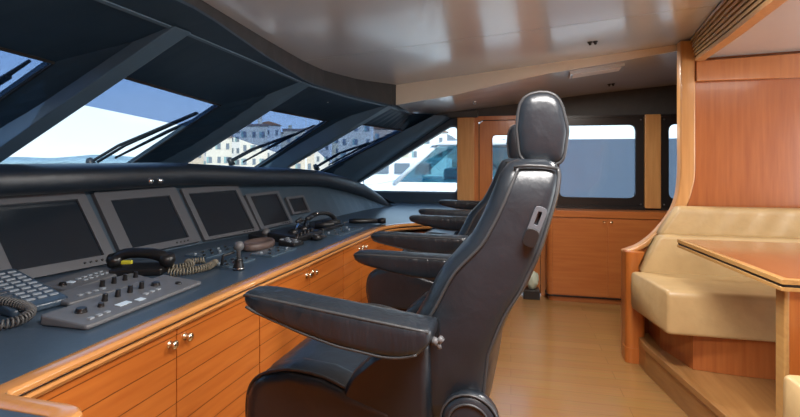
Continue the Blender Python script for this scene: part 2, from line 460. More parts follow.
def mullion(name, L1, L2, L3, L4):
    """each L is (top, bottom): L1/L4 on the glass, L2/L3 the inner face"""
    b = B()
    b.loft([[V(L[0]) for L in (L1, L2, L3, L4)], [V(L[1]) for L in (L1, L2, L3, L4)]])
    return struct(name, b, M['mullion'], bevel=.006)
mullion('mullion', [(-1.67, 1.856, 2.11), (-3.0, 1.808, 1.39)], [(-1.444, 1.84, 2.082), (-2.80, 1.84, 1.348)],
        [(-1.440, 1.955, 2.082), (-2.80, 1.95, 1.348)], [(-1.67, 2.0, 2.11), (-3.0, 2.0, 1.39)])
mullion('mullion_centre', [(-1.67, .46, 2.11), (-3.0, .42, 1.39)], [(-1.468, .45, 2.08), (-2.80, .45, 1.348)],
        [(-1.468, .56, 2.083), (-2.80, .56, 1.348)], [(-1.67, .6, 2.11), (-3.0, .6, 1.39)])
mullion('mullion_outer', [(-1.66, 3.03, 2.05), (-2.97, 3.135, 1.367)], [(-1.400, 3.10, 2.030), (-2.82, 3.335, 1.318)],
        [(-1.390, 3.205, 2.022), (-2.82, 3.445, 1.318)], [(-1.60, 3.25, 2.05), (-3.0, 3.50, 1.367)])
mullion('mullion_corner', [(-1.36, 4.20, 2.0), (-2.66, 4.48, 1.29)], [(-1.075, 4.215, 1.976), (-2.46, 4.445, 1.264)],
        [(-1.055, 4.305, 1.970), (-2.46, 4.548, 1.264)], [(-1.26, 4.36, 2.0), (-2.62, 4.60, 1.30)])
mullion('pillar', [(-.80, 5.075, 1.955), (-2.24, 5.185, 1.28)], [(-.72, 5.20, 1.967), (-1.90, 5.30, 1.22)],
        [(-.66, 5.48, 1.960), (-1.93, 5.48, 1.13)], [(-.90, 5.48, 2.01), (-2.10, 5.48, 1.12)])
# infill between the last bay and the side wall
b = B(); b.face([rim(5.0) + V((-.02, 0, .01)), V((-.60, 5.485, 1.985)), V((-1.93, 5.485, 1.13)), V((-2.0, 5.33, 1.20)), V((-1.1, 5.12, 1.90))])
struct('trim_4', b, M['lining'])
# frieze cove over the side wall forward of the door
b = B(); b.box((-1.05, 5.40, 1.955), (-.36, 5.49, 2.03)); struct('trim_5', b, M['frieze'], bevel=.01)

# small downlights in the header between the mullions
for p, lab in (((-1.617, 2.676, 2.035), 'small round chrome downlight in the dark header above the second window'), ((-1.46, 3.723, 1.965), 'small round chrome downlight in the dark header above the third window')):
    t = thing('downlight', lab, 'light', p, 'header downlights')
    b = B(); b.lathe([(.0, .002), (.028, .002), (.034, .012), (.030, .02), (0, .02)], p, (-.45, .05, .9), 18)
    new_obj('ring', b, M['chrome'], t, smooth=True)
    b = B(); b.lathe([(0, -.004), (.018, -.003), (.02, .004), (0, .004)], p, (-.45, .05, .9), 16)
    new_obj('lens', b, M['lamp'], t, smooth=True)

# ------------------------------------------------------------------ wipers outside the glass
def wiper(lab, pivot, elbow, tip, b0, b1):
    t = thing('windscreen_wiper', lab, 'wiper', pivot, 'windscreen wipers')
    b = B(); b.lathe([(0, -.05), (.03, -.05), (.028, .01), (.018, .03), (0, .03)], pivot, (-.48, 0, .87), 14); new_obj('pivot', b, M['rubber'], t, smooth=True)
    for d in (0, .055):
        b = B(); b.tube([V(pivot) + V((0, d, 0)), V(elbow) + V((0, d, .02)), V(tip) + V((0, d * .3, 0))], .011, 6); new_obj('arm', b, M['rubber'], t)
    b = B(); b.tube([b0, V(b0).lerp(V(b1), .5) + V((0, 0, .01)), b1], [.008, .014, .008], 6); new_obj('blade', b, M['rubber'], t)
wiper('black double-arm wiper across the right edge of the second window from left', (-2.86, 2.78, 1.47), (-2.70, 2.86, 1.57), (-2.20, 3.03, 1.825), (-2.80, 2.93, 1.50), (-2.10, 3.15, 1.865))
wiper('black double-arm wiper on the third window, in front of the town houses', (-2.66, 4.18, 1.475), (-2.46, 4.22, 1.565), (-2.05, 4.32, 1.735), (-2.62, 4.34, 1.46), (-1.86, 4.36, 1.82))
wiper('black double-arm wiper on the narrow window next to the corner pillar', (-2.16, 5.10, 1.40), (-1.90, 5.12, 1.53), (-1.55, 5.15, 1.67), (-2.05, 5.21, 1.42), (-1.28, 5.17, 1.78))
wiper('black wiper across the leftmost window, cut by the picture edge', (-2.75, 1.62, 1.60), (-2.55, 1.70, 1.72), (-2.25, 1.735, 1.875), (-2.60, 1.74, 1.69), (-2.14, 1.755, 1.945))

# ------------------------------------------------------------------ door, windows and joinery on the side wall
b = B(); b.box((-.592, 5.43, .0), (-.40, 5.50, 1.968)); struct('trim_6', b, M['trim_wood'], bevel=.008)
b = B(); b.plate(xz([(-.40, 0), (-.352, 0), (-.352, 1.90), (-.31, 1.925), (.30, 1.925), (.32, 1.90), (.32, 0), (.44, 0), (.44, 1.968), (-.40, 1.968)], 5.45), [], (0, .05, 0))
d = struct('door_1', b, M['far_wood_v'])
dwin = round_poly(rect(-.206, 1.083, .20, 1.76), .05)
b = B(); b.plate(xz(round_poly(rect(-.345, .02, .315, 1.918), [.01, .01, .06, .06]), 5.475), [xz(dwin, 5.475)], (0, .03, 0)); struct('door_leaf', b, M['far_wood_v'], d)
b = B(); b.tube(xz(round_poly(rect(-.349, .02, .319, 1.922), [.01, .01, .06, .06]), 5.474), .005, 6, True); struct('door_seal', b, M['inlay'], d)
b = B(); b.plate(xz(dwin, 5.49), [], (0, .006, 0)); struct('pane', b, M['side_glass'], d)
b = B(); b.tube(xz(dwin, 5.474), .008, 6, True); struct('window_bead', b, M['far_wood_v'], d)
b = B(); b.tube([(.25, 5.475, 1.0), (.25, 5.43, 1.0), (.17, 5.43, 1.0)], .009, 8); struct('door_handle', b, M['chrome'], d)

for k, x0, x1 in ((7, .44, 1.356), (8, 1.519, 2.42)):
    g0 = round_poly(rect(x0 + .075, 1.077, x1 - .078, 1.849), .07)
    b = B(); b.plate(xz(round_poly(rect(x0, .984, x1, 1.932), .02), 5.465), [xz(g0, 5.465)], (0, .045, 0))
    fr = struct('window_%d' % k, b, M['black_frame'], bevel=.004)
    b = B(); b.plate(xz(g0, 5.492), [], (0, .006, 0)); struct('pane', b, M['side_glass'], fr)
    b = B()
    rows = []
    for i in range(13):
        x = lerp(x0 + .05, x1 - .05, i / 12); w = .006 * math.sin(i * 1.7)
        rows.append([(x + .02 * math.sin(j), 5.535 + w + .004 * math.sin(i + j * 1.3), lerp(1.05, 1.705, j / 6)) for j in range(7)])
    b.loft(rows, closed=False, caps=False); struct('sunshade', b, M['shade'], fr, smooth=True)
    for sx in (x0 + .03, x1 - .03):
        for sz in (1.015, 1.90):
            b = B(); b.lathe([(0, -.006), (.008, -.004), (.01, .002), (0, .002)], (sx, 5.462, sz), (0, 1, 0), 10); struct('screw', b, M['grey_plastic'], fr, smooth=True)
b = B(); b.box((1.36, 5.44, .975), (1.515, 5.50, 1.955)); struct('trim_7', b, M['trim_wood'], bevel=.008)
b = B(); b.box((.44, 5.44, .955), (1.36, 5.50, .988)); b.box((.44, 5.455, 1.93), (2.5, 5.50, 1.955)); struct('trim_8', b, M['black_frame'])

# low cherry cabinet under those windows
def low_cabinet(x0, x1, lab, rnd):
    t = thing('low_cabinet', lab, 'cabinet', (x0, 5.4, 0), 'cabinets under the side windows')
    W = x1 - x0
    b = B(); pl = round_poly([(x0, 5.27), (x1, 5.27), (x1, 5.48), (x0, 5.48)], [rnd, 0, 0, 0])
    b.plate([(p[0], p[1], .06) for p in pl], [], (0, 0, .82)); new_obj('body', b, M['far_wood'], t)
    b = B(); pl2 = round_poly([(x0 + .02, 5.29), (x1, 5.29), (x1, 5.48), (x0 + .02, 5.48)], [rnd, 0, 0, 0])
    b.plate([(p[0], p[1], 0) for p in pl2], [], (0, 0, .06)); new_obj('plinth', b, M['far_wood'], t)
    b = B(); xo = x0 - (.01 if rnd else 0)
    b = B(); pl3 = round_poly([(xo, 5.255), (x1, 5.255), (x1, 5.48), (xo, 5.48)], [rnd, 0, 0, 0])
    b.plate([(p[0], p[1], .055) for p in pl3], [], (0, 0, .012)); new_obj('base_moulding', b, M['inlay'], t)
    b = B(); b.plate([(p[0], p[1], .885) for p in pl3], [], (0, 0, .07)); new_obj('top', b, M['far_wood'], t, bevel=.012)
    n = 2
    for i in range(n):
        a = x0 + .012 + i * W / n; e = x0 + (i + 1) * W / n - .003
        if i == 0: a += rnd * .7
        b = B(); b.box((a, 5.262, .075), (e, 5.275, .872)); dd = new_obj('door', b, M['far_wood'], t, bevel=.003)
        kx = e - .03 if i == 0 else a + .03
        b = B(); b.lathe([(0, 0), (.005, 0), (.005, .012), (.012, .016), (.010, .026), (0, .028)], (kx, 5.262, .845), (0, -1, 0), 12); new_obj('knob', b, M['brass'], dd, smooth=True)
low_cabinet(.371, 1.549, 'cherry cabinet with rounded end beside the side door, below the shaded window', .06)
low_cabinet(1.552, 2.73, 'cherry cabinet under the side window half hidden by the wood partition', .0)

# dark box with a pale bundle by the door
t = thing('storage_box', 'small dark box with pale green cloth on the floor beside the side door', 'box', (.235, 5.33, 0))
b = B(); b.box((.13, 5.26, 0), (.30, 5.41, .10)); new_obj('box_body', b, M['black_plastic'], t, bevel=.008)
b = B()
bmesh.ops.create_icosphere(b.bm, subdivisions=3, radius=1)
for v in b.bm.verts:
    s_ = 1 + .18 * math.sin(7 * v.co.x + 3 * v.co.z) * math.cos(6 * v.co.y)
    v.co = V((.22 + v.co.x * .065 * s_, 5.33 + v.co.y * .06 * s_, .195 + v.co.z * .10 * s_))
new_obj('cloth', b, mat('pale_cloth', (.55, .62, .50), .7), t, smooth=True)

# ------------------------------------------------------------------ partition behind the settee
sweep = smooth_path([(.823, .80, 0), (.941, .852, 0), (1.057, .958, 0), (1.171, 1.132, 0), (1.214, 1.338, 0), (1.218, 1.7, 0), (1.218, 2.36, 0)], 6)
sw = [(p.x, p.y) for p in sweep]
b = B(); b.plate(xz([(.823, 0)] + sw + [(4.2, 2.6), (4.2, 0)], 3.915), [], (0, .05, 0)); struct('wall_partition', b, M['red_wood'])
wid = []
for i, p in enumerate(sweep):
    a = sweep[max(i - 1, 0)]; c = sweep[min(i + 1, len(sweep) - 1)]
    d2 = (c - a).normalized(); nn = V((d2.y, -d2.x, 0))
    w = lerp(.03, .093, min(1, max(0, (p.y - .8) / .55)))
    wid.append((p, p + nn * w))
b = B(); b.loft([[(p.x - .008, 3.885, p.y), (p.x - .008, 3.975, p.y), (q.x, 3.975, q.y), (q.x, 3.885, q.y)] for p, q in wid])
struct('trim_9', b, M['trim_wood'], bevel=.012)
b = B(); b.loft([[(x, 3.87, 2.055 + .006 * (x - 1.3)), (x, 3.915, 2.055 + .006 * (x - 1.3)), (x, 3.915, z + .01), (x, 3.87, z)] for x, z in ((1.311, 2.203), (2.6, 2.255), (4.2, 2.32))])
struct('trim_10', b, M['far_wood_v'], bevel=.006)
# soffit over the settee
b = B()
rows = [[(lerp(louvre_low(y), 4.2, u), y, 2.20 + .04 * (lerp(louvre_low(y), 4.2, u) - 1.3) + .02) for u in (0, .25, .5, 1)] for y in (-.6, .5, 1.5, 2.54, 3.14, 3.88)]
b.loft(rows, closed=False, caps=False)
g = bmesh.ops.extrude_face_region(b.bm, geom=list(b.bm.faces))
for v in g['geom']:
    if isinstance(v, bmesh.types.BMVert): v.co.z += .03
struct('ceiling_soffit', b, M['ceiling'])
# louvred air grille along the soffit edge
t = thing('air_grille', 'long curved wooden louvre grille along the soffit edge above the settee', 'grille', (1.2, 2.5, 2.25))
ysl = [-.5 + .2 * i for i in range(22)] + [3.86]
for k in range(7):
    u0 = (k + .08) / 7; u1 = (k + .72) / 7
    b = B(); rows = []
    for y in ysl:
        lx, tx = louvre_low(y), louvre_top(min(y + .0, 4.1)); lz = 2.215 + .0; tz = upz(tx) - .002
        p0 = V((lerp(lx, tx, u0), y, lerp(lz, tz, u0))); p1 = V((lerp(lx, tx, u1), y, lerp(lz, tz, u1)))
        rows.append([p0 + V((-.012, 0, -.006)), p1 + V((-.004, 0, 0)), p1 + V((.02, 0, .012)), p0 + V((.014, 0, .006))])
    b.loft(rows); new_obj('slat', b, M['louvre'], t)
b = B(); b.loft([[(louvre_low(y) + .03, y, 2.22), (louvre_top(y) + .03, y, 2.37), (louvre_top(y) + .05, y, 2.37), (louvre_low(y) + .05, y, 2.22)] for y in ysl]); new_obj('backing', b, M['step_wood'], t)
b = B(); b.loft([[(louvre_low(y) - .016, y, 2.198), (louvre_low(y) - .016, y, 2.218), (louvre_low(y) + .05, y, 2.222), (louvre_low(y) + .05, y, 2.202)] for y in ysl]); new_obj('lower_rail', b, M['trim_wood'], t)

# ceiling lights
t = thing('ceiling_light', 'flat cream light panel on the lower ceiling near the side windows', 'light', (.69, 4.22, 2.18))
mx = Matrix.Translation((.69, 4.22, 2.170)) @ Matrix.Rotation(R(-8.0), 4, 'Z') @ Matrix.Rotation(-math.atan(.13), 4, 'Y')
mx = Matrix.Translation((.70, 4.33, 2.236)) @ Matrix.Rotation(R(-2), 4, 'Z') @ Matrix.Rotation(-math.atan(.125), 4, 'Y') @ Matrix.Rotation(R(-4), 4, 'X')
b = B(); b.box((-.215, -.085, -.014), (.215, .085, .02), mx); new_obj('light_frame', b, M['ceiling'], t, bevel=.006)
b = B(); b.box((-.19, -.06, -.019), (.19, .06, -.012), mx); new_obj('diffuser', b, M['lamp'], t, bevel=.004)
ld = bpy.data.lights.new('panel_light', 'AREA'); ld.shape = 'RECTANGLE'; ld.size, ld.size_y = .38, .12; ld.energy = 14; ld.color = (1, .93, .84)
lo = bpy.data.objects.new('panel_light', ld); COL.objects.link(lo); lo.matrix_world = mx @ Matrix.Translation((0, 0, -.022))
def spot(lab, p, k=1):
    t = thing('ceiling_stud', lab, 'ceiling fitting', p, 'small fittings on the ceiling panels')
    for i in range(k):
        b = B(); q = (p[0] + i * .035, p[1], p[2] + i * .003)
        b.lathe([(0, -.022), (.008, -.02), (.011, -.008), (.017, -.004), (.017, .004), (0, .004)], q, (-.08, 0, 1), 14)
        new_obj('stud', b, M['dark_metal'] if k == 2 else M['chrome'], t, smooth=True)
spot('pair of small dark studs on the upper ceiling panel', (.541, 3.579, 2.311), 2)
spot('single small chrome stud on the lower ceiling left of the headrest', (-.36, 4.94, 2.073), 1)
spot('pair of small dark studs on the lower ceiling below the light panel', (.94, 5.047, 2.222), 2)

# ------------------------------------------------------------------ console: counter, cabinets, dashboard
EDGE = [(-.842, -.6), (-.844, .72), (-.846, .785), (-.855, .812), (-.875, .828), (-.905, .834), (-1.076, .838), (-1.082, .846), (-1.080, 1.0), (-1.076, 1.144), (-1.056, 1.727), (-1.017, 2.301), (-.99, 2.8), (-.962, 3.24), (-.945, 3.40), (-.91, 3.53), (-.86, 3.62), (-.79, 3.69), (-.70, 3.76), (-.561, 3.86), (-.46, 3.95), (-.40, 4.05), (-.37, 4.17), (-.36, 4.3), (-.36, 5.47)]
ctop = thing('console_counter', 'long blue-grey console counter with wood edge under the windscreen', 'counter', (-1.4, 2.4, .9))
b = B(); b.plate([(x - .008, y - (.006 if 0.80 < y < .9 else 0), .962) for x, y in EDGE] + [(-1.9, 5.47, .962), (-2.1, 4.6, .962), (-2.3, 3.4, .962), (-2.5, 2.0, .962), (-2.5, -.6, .962)], [], (0, 0, .018)); new_obj('worktop', b, M['counter'], ctop)
def edge_sweep(prof, m, name, par, bev=0):
    pts = [V((x, y, 0)) for x, y in EDGE]; rows = []
    for i, p in enumerate(pts):
        a = pts[max(i - 1, 0)]; c = pts[min(i + 1, len(pts) - 1)]
        d1 = (p - a).normalized() if i else (c - p).normalized(); d3 = (c - p).normalized() if i < len(pts) - 1 else d1
        d2 = (d1 + d3).normalized(); nn = V((d2.y, -d2.x, 0)) / max(.5, d1.dot(d2))          # outwards (+x)
        rows.append([(p.x + nn.x * u, p.y + nn.y * u, z) for u, z in prof])
    b = B(); b.loft(rows); return new_obj(name, b, m, par, smooth=False, bevel=bev)
edge_sweep([(-.055, .976), (-.054, .983), (-.03, .986), (-.007, .983), (.0, .975), (.0, .966), (-.006, .960), (-.055, .960)], M['edge_wood'], 'edge_trim', ctop, .003)
edge_sweep([(-.05, .960), (-.018, .960), (-.018, .951), (-.05, .951)], M['inlay'], 'shadow_gap', ctop)
edge_sweep([(-.05, .951), (-.010, .951), (-.003, .945), (-.010, .934), (-.05, .930)], M['edge_wood'], 'lower_moulding', ctop)

def front_x(y): return interp([(y_, x_) for x_, y_ in EDGE[7:15]], y) - .022
def console_cabinet(y0, y1, lab, knob=True, nd=2):
    xm = front_x((y0 + y1) / 2)
    t = thing('console_cabinet', lab, 'cabinet', (xm - .2, (y0 + y1) / 2, 0), 'cherry cabinets under the console')
    def quad(off0, off1, a, e, z0, z1):
        b = B(); b.loft([[(front_x(y) - off0, y, z0), (front_x(y) - off0, y, z1), (front_x(y) - off1, y, z1), (front_x(y) - off1, y, z0)] for y in (a, (a + e) / 2, e)]); return b
    new_obj('body', quad(.02, .62, y0, y1, .08, .93), M['cab_plain'], t)
    new_obj('plinth', quad(.07, .62, y0, y1, .0, .08), M['inlay'], t)
    for i in range(nd):
        a = lerp(y0, y1, i / nd) + .0025; e = lerp(y0, y1, (i + 1) / nd) - .0025
        dd = new_obj('door', quad(.0, .018, a, e, .09, .928), M['cab_wood'], t, bevel=.002)
        ky = e - .032 if i == 0 else a + .036
        kx = front_x(ky)
        b = B(); b.lathe([(0, -.002), (.013, -.002), (.012, .003), (.006, .006), (.006, .014), (.014, .018), (.015, .024), (.009, .029), (0, .03)], (kx, ky, .889), (1, 0, 0), 16)
        new_obj('knob', b, M['brass'], dd, smooth=True)
console_cabinet(.895, 1.90, 'cherry console cabinet nearest the camera, two chrome knobs beside the first chair', True)
console_cabinet(1.903, 2.82, 'cherry console cabinet behind the first chair armrest, below the throttle levers')
console_cabinet(2.823, 3.42, 'cherry console cabinet at the far end behind the second chair armrests')
t = thing('console_end_cabinet', 'curved cherry cabinet front where the counter turns toward the side door', 'cabinet', (-.6, 4.3, 0))
pts = [V((x, y, 0)) for x, y in EDGE[14:]]
b = B(); b.loft([[(p.x - .03, p.y + .02, .08), (p.x - .03, p.y + .02, .898), (p.x - .12, p.y + .16, .898), (p.x - .12, p.y + .16, .08)] for p in pts[:-1]]); new_obj('front_panel', b, M['cab_wood'], t)
b = B(); b.loft([[(p.x - .06, p.y + .05, .0), (p.x - .06, p.y + .05, .08), (p.x - .12, p.y + .15, .08), (p.x - .12, p.y + .15, .0)] for p in pts[:-1]]); new_obj('plinth', b, M['inlay'], t)
t = thing('console_return', 'cherry cabinet under the rounded counter corner at the lower left', 'cabinet', (-1.2, .2, 0))
b = B(); b.plate([(x, y, 0) for x, y in round_poly([(-.875, -.55), (-.875, .80), (-1.10, .80), (-1.7, .80), (-1.7, -.55)], [0, .05, 0, 0, 0])], [], (0, 0, .93)); new_obj('body', b, M['cab_wood'], t)

# dashboard: leaning instrument panel with a padded cowl
PB = [(-.6, -2.10), (1.0, -2.10), (1.547, -2.038), (2.02, -1.914), (2.593, -1.823), (3.02, -1.715), (3.44, -1.655), (4.07, -1.50), (4.6, -1.42), (4.85, -1.34), (5.02, -1.27), (5.16, -1.22)]
KK = [(-.6, 1), (2.6, 1), (3.19, .93), (3.74, .88), (4.0, .835), (4.4, .69), (4.67, .56), (4.85, .40), (4.95, .29), (5.02, .20), (5.10, .09), (5.16, .03)]
ystat = [-.6, -.2, .2, .6, 1.0] + [1.0 + .12 * i for i in range(1, 33)] + [4.9, 4.95, 5.02, 5.10, 5.16]
def pbx(y): return interp(PB, y)
def sm(f, y, h=.18): return (f(y - h) + 2 * f(y) + f(y + h)) / 4 if y > .8 and y < 4.6 else f(y)
dash = thing('dashboard', 'dark curved dashboard with padded cowl and monitor panel on the counter', 'dashboard', (-1.9, 2.4, .98))
rows, rc, rt = [], [], []
for y in ystat:
    x = pbx(y); k = interp(KK, y)
    z = lambda v: .981 + v * k
    rows.append([(x, y, z(0)), (x - .205 * k, y, max(.982, min(z(.355), z(.489) - .115))), (x - .30 * k - .02, y, max(.982, min(z(.355), z(.489) - .115))), (x - .35 * k - .04, y, z(0))])
    # cowl section
    sec = [(-.205, .352), (-.165, .350), (-.125, .356), (-.098, .375), (-.088, .405), (-.092, .44), (-.112, .468), (-.15, .483), (-.20, .489), (-.30, .491), (-.36, .488)]
    kx = max(k, .55); zc = lambda v: max(.9805 + .0004 * v, z(.489) - (.489 - v))
    rc.append([(x + u * kx, y, zc(v)) for u, v in sec] + [(x - .36 * kx, y, zc(.36)), (x - .3 * kx, y, zc(.345))])
    sx = sill(y); zb = min(sx.z - .01, z(.487))
    rt.append([(x - .34 * k, y, z(.487)), (sx.x + .02, y, zb), (sx.x + .02, y, zb - .02), (x - .34 * k, y, max(.981, z(.46)))])
b = B(); b.loft(rows); new_obj('instrument_panel', b, M['dash'], dash)
b = B(); b.loft(rc); new_obj('cowl', b, M['cowl'], dash, smooth=True)
b = B(); b.loft(rt); new_obj('dash_top', b, M['cowl'], dash)

# ------------------------------------------------------------------ monitors
def frame_of(k):
    Bp = [(-2.04, 1.54), (-1.914, 2.02), (-1.82, 2.59), (-1.71, 3.02), (-1.65, 3.44), (-1.5, 4.07)]
    a, c = V((*Bp[k], .98)), V((*Bp[k + 1], .98))
    tt = (c - a).normalized(); n = V((tt.y, -tt.x, 0))
    N = V((n.x * math.cos(R(30)), n.y * math.cos(R(30)), math.sin(R(30)))); up = N.cross(tt)
    if up.z < 0: up = -up
    return a + n * .02, tt, up, N
def monitor(lab, k, o, i, sk=0., grp='navigation monitors'):
    p, tt, up, N = frame_of(k)
    P = lambda u, v, w: p + tt * (u + sk * v) + up * v + N * w
    u0, v0, u1, v1 = o; a0, c0, a1, c1 = i
    t = thing('monitor', lab, 'monitor', tuple(P((u0 + u1) / 2, v0, 0)), grp)
    b = B(); b.plate([P(u, v, -.035) for u, v in round_poly(rect(*o), .012, 3)], [[P(u, v, -.035) for u, v in rect(*i)]], N * .043); new_obj('bezel', b, M['bezel'], t, bevel=.004)
    b = B(); b.plate([P(u, v, -.02) for u, v in rect(a0 - .003, c0 - .003, a1 + .003, c1 + .003)], [], N * .017); new_obj('screen', b, M['screen'], t)
    b = B(); b.plate([P(u, v, -.05) for u, v in rect(u0 + .02, v0 + .02, u1 - .02, v1 - .02)], [], N * .03); new_obj('casing', b, M['black_plastic'], t)
    for q in range(4):
        b = B(); c = P(lerp(a1 - .10, a1 - .02, q / 3), (v0 + c0) / 2, .008); b.lathe([(0, 0), (.006, 0), (.005, .004), (0, .004)], c, N, 8); new_obj('button', b, M['black_plastic'], t)
monitor('large dark monitor at the left edge, behind the phone', 0, (.008, .004, .484, .405), (.060, .052, .436, .362), -.13)
monitor('large dark monitor behind the yellow-tagged handset, second from left', 1, (.018, .022, .533, .394), (.090, .060, .462, .340), -.06)
monitor('large blue-lit monitor right of the yellow-tagged handset, third from left', 2, (-.012, .018, .450, .38), (.026, .04, .412, .34), -.085)
monitor('medium monitor between the big screens and the smallest screen', 3, (.022, .022, .415, .300), (.066, .044, .386, .28))
monitor('smallest monitor, at the far end of the instrument panel', 4, (.030, .088, .262, .240), (.056, .106, .242, .222))
# small chrome lamp under the cowl lip
t = thing('dash_lamp', 'tiny chrome lamp under the cowl above the second monitor', 'lamp', (-2.0, 2.33, 1.395))
b = B(); b.lathe([(0, 0), (.016, 0), (.018, .008), (.012, .016), (0, .018)], (-1.965, 2.30, 1.372), (.8, -.3, .1), 14); new_obj('lamp_cap', b, M['chrome'], t, smooth=True)
b = B(); b.lathe([(0, 0), (.016, 0), (.018, .008), (.012, .016), (0, .018)], (-1.952, 2.36, 1.372), (.8, -.3, .1), 14); new_obj('lamp_cap', b, M['chrome'], t, smooth=True)

# ------------------------------------------------------------------ objects on the counter
CT = .980
def slope_box(x0, x1, y0, y1, zf, zb, rot=0, c=None, r=.015):
    """slab with sloping top: zf height at front (x1), zb at back (x0)"""
    b = B(); pl = round_poly([(x0, y0), (x1, y0), (x1, y1), (x0, y1)], r, 4)
    f = lambda x: lerp(zb, zf, (x - x0) / (x1 - x0))
    vs0 = [b.bm.verts.new((x, y, CT + .0005)) for x, y in pl]; vs1 = [b.bm.verts.new((x, y, CT + f(x))) for x, y in pl]
    n = len(pl)
    for i in range(n): b.bm.faces.new((vs0[i], vs0[(i + 1) % n], vs1[(i + 1) % n], vs1[i]))
    b.bm.faces.new(vs0); b.bm.faces.new(vs1)
    if rot: bmesh.ops.rotate(b.bm, verts=b.bm.verts, cent=c, matrix=Matrix.Rotation(rot, 3, 'Z'))
    return b
def rotp(p, rot, c):
    return V(c) + Matrix.Rotation(rot, 3, 'Z') @ (V(p) - V(c))
def knob(p, r, h, m, par, name='knob', ax=(.1, 0, 1)):
    b = B(); b.lathe([(0, -.002), (r * 1.1, -.002), (r * 1.1, h * .2), (r, h * .25), (r * .88, h), (0, h)], p, ax, 14)
    return new_obj(name, b, m, par, smooth=False, bevel=.001)

def ctrl_panel(lab, x0, x1, y0, y1, zf, zb, rot, knobs, lcd, btn):
    c = ((x0 + x1) / 2, (y0 + y1) / 2, CT)
    t = thing('control_panel', lab, 'control panel', c, 'grey control panels on the counter')
    new_obj('panel_body', slope_box(x0, x1, y0, y1, zf, zb, rot, c), M['panel_grey'], t, bevel=.006)
    f = lambda x: lerp(zb, zf, (x - x0) / (x1 - x0)) + CT
    for (x, y, r, h) in knobs:
        p = rotp((x, y, f(x)), rot, c); knob(p, r, h, M['black_plastic'], t)
    for (a, e, g, h_) in lcd:
        b = B(); b.plate([rotp((x, y, f(x) + .001), rot, c) for x, y in [(a, g), (e, g), (e, h_), (a, h_)]], [], (0, 0, .002)); new_obj('display', b, M['led'], t)
    for (x, y) in btn:
        b = B(); q = rotp((x, y, f(x) + .002), rot, c); b.box((q.x - .007, q.y - .008, q.z - .002), (q.x + .007, q.y + .008, q.z + .003)); new_obj('button', b, M['key_white'], t)
ctrl_panel('long grey control panel with row of black knobs near the wood edge', -1.42, -1.235, 1.195, 1.735, .016, .034, R(-1), 
           [(-1.36, 1.38 + .055 * i, .009, .026) for i in range(4)] + [(-1.34, 1.27, .017, .014), (-1.345, 1.60, .016, .012), (-1.33, 1.335, .010, .012), (-1.29, 1.66, .012, .006)],
           [(-1.30, -1.275, 1.36, 1.41), (-1.285, -1.262, 1.43, 1.46)], [(-1.30, 1.50 + .03 * i) for i in range(3)] + [(-1.27, 1.24 + .03 * i) for i in range(3)])
ctrl_panel('middle grey control panel with four black knobs, behind the long one', -1.60, -1.475, 1.375, 1.735, .016, .031, R(-7),
           [(-1.54, 1.55 + .05 * i, .009, .024) for i in range(4)], [], [(-1.51, 1.44 + .03 * i) for i in range(4)])
ctrl_panel('rearmost small grey control panel at the foot of the left monitor', -1.80, -1.66, 1.50, 1.80, .016, .031, R(6),
           [(-1.72, 1.53, .013, .012)], [(-1.735, -1.71, 1.56, 1.585)], [(-1.73, 1.62 + .03 * i) for i in range(5)] + [(-1.70, 1.62 + .03 * i) for i in range(5)])

def helix(path, rad, pitch, n=9):
    out = []; L_ = 0.; nxt = 0.; ds = pitch / n
    for a, c in zip(path, path[1:]):
        seg = (c - a).length; d_ = (c - a).normalized(); x_ = d_.cross(V((0, 0, 1))).normalized(); y_ = x_.cross(d_)
        while nxt <= L_ + seg:
            th = 2 * math.pi * nxt / pitch
            out.append(a + d_ * (nxt - L_) + (x_ * math.cos(th) + y_ * math.sin(th)) * rad); nxt += ds
        L_ += seg
    return out
# telephone with keypad and coiled cord
pc = (-1.70, 1.36, CT)
t = thing('telephone', 'black desk telephone with rows of white keys at the left edge', 'telephone', pc)
rot = R(-12)
b = slope_box(-1.90, -1.545, 1.26, 1.44, .025, .095, rot, pc, .02); new_obj('phone_body', b, M['counter'], t, bevel=.008)
f = lambda x: CT + lerp(.095, .025, (x + 1.90) / .355)
for i in range(9):
    for j in range(4):
        x = -1.86 + .033 * i; y = 1.285 + .037 * j
        b = B(); P4 = [rotp((xx, yy_, f(xx) + .001), rot, pc) for xx, yy_ in ((x, y), (x + .010, y), (x + .010, y + .027), (x, y + .027))]
        b.plate(P4, [], (0, 0, .003)); new_obj('key', b, M['key_white'] if j > 0 else M['bezel'], t)
b = B(); pts = []
path = smooth_path([(-1.78, 1.20, CT + .06), (-1.64, 1.255, CT + .045), (-1.515, 1.245, CT + .030), (-1.475, 1.17, CT + .02), (-1.53, 1.10, CT + .02), (-1.70, 1.05, CT + .02), (-1.85, 1.05, CT + .02)], 40)
pts = helix(path, .0135, .0115)
b.tube(pts, .0035, 5); new_obj('coiled_cord', b, M['cord'], t, smooth=True)

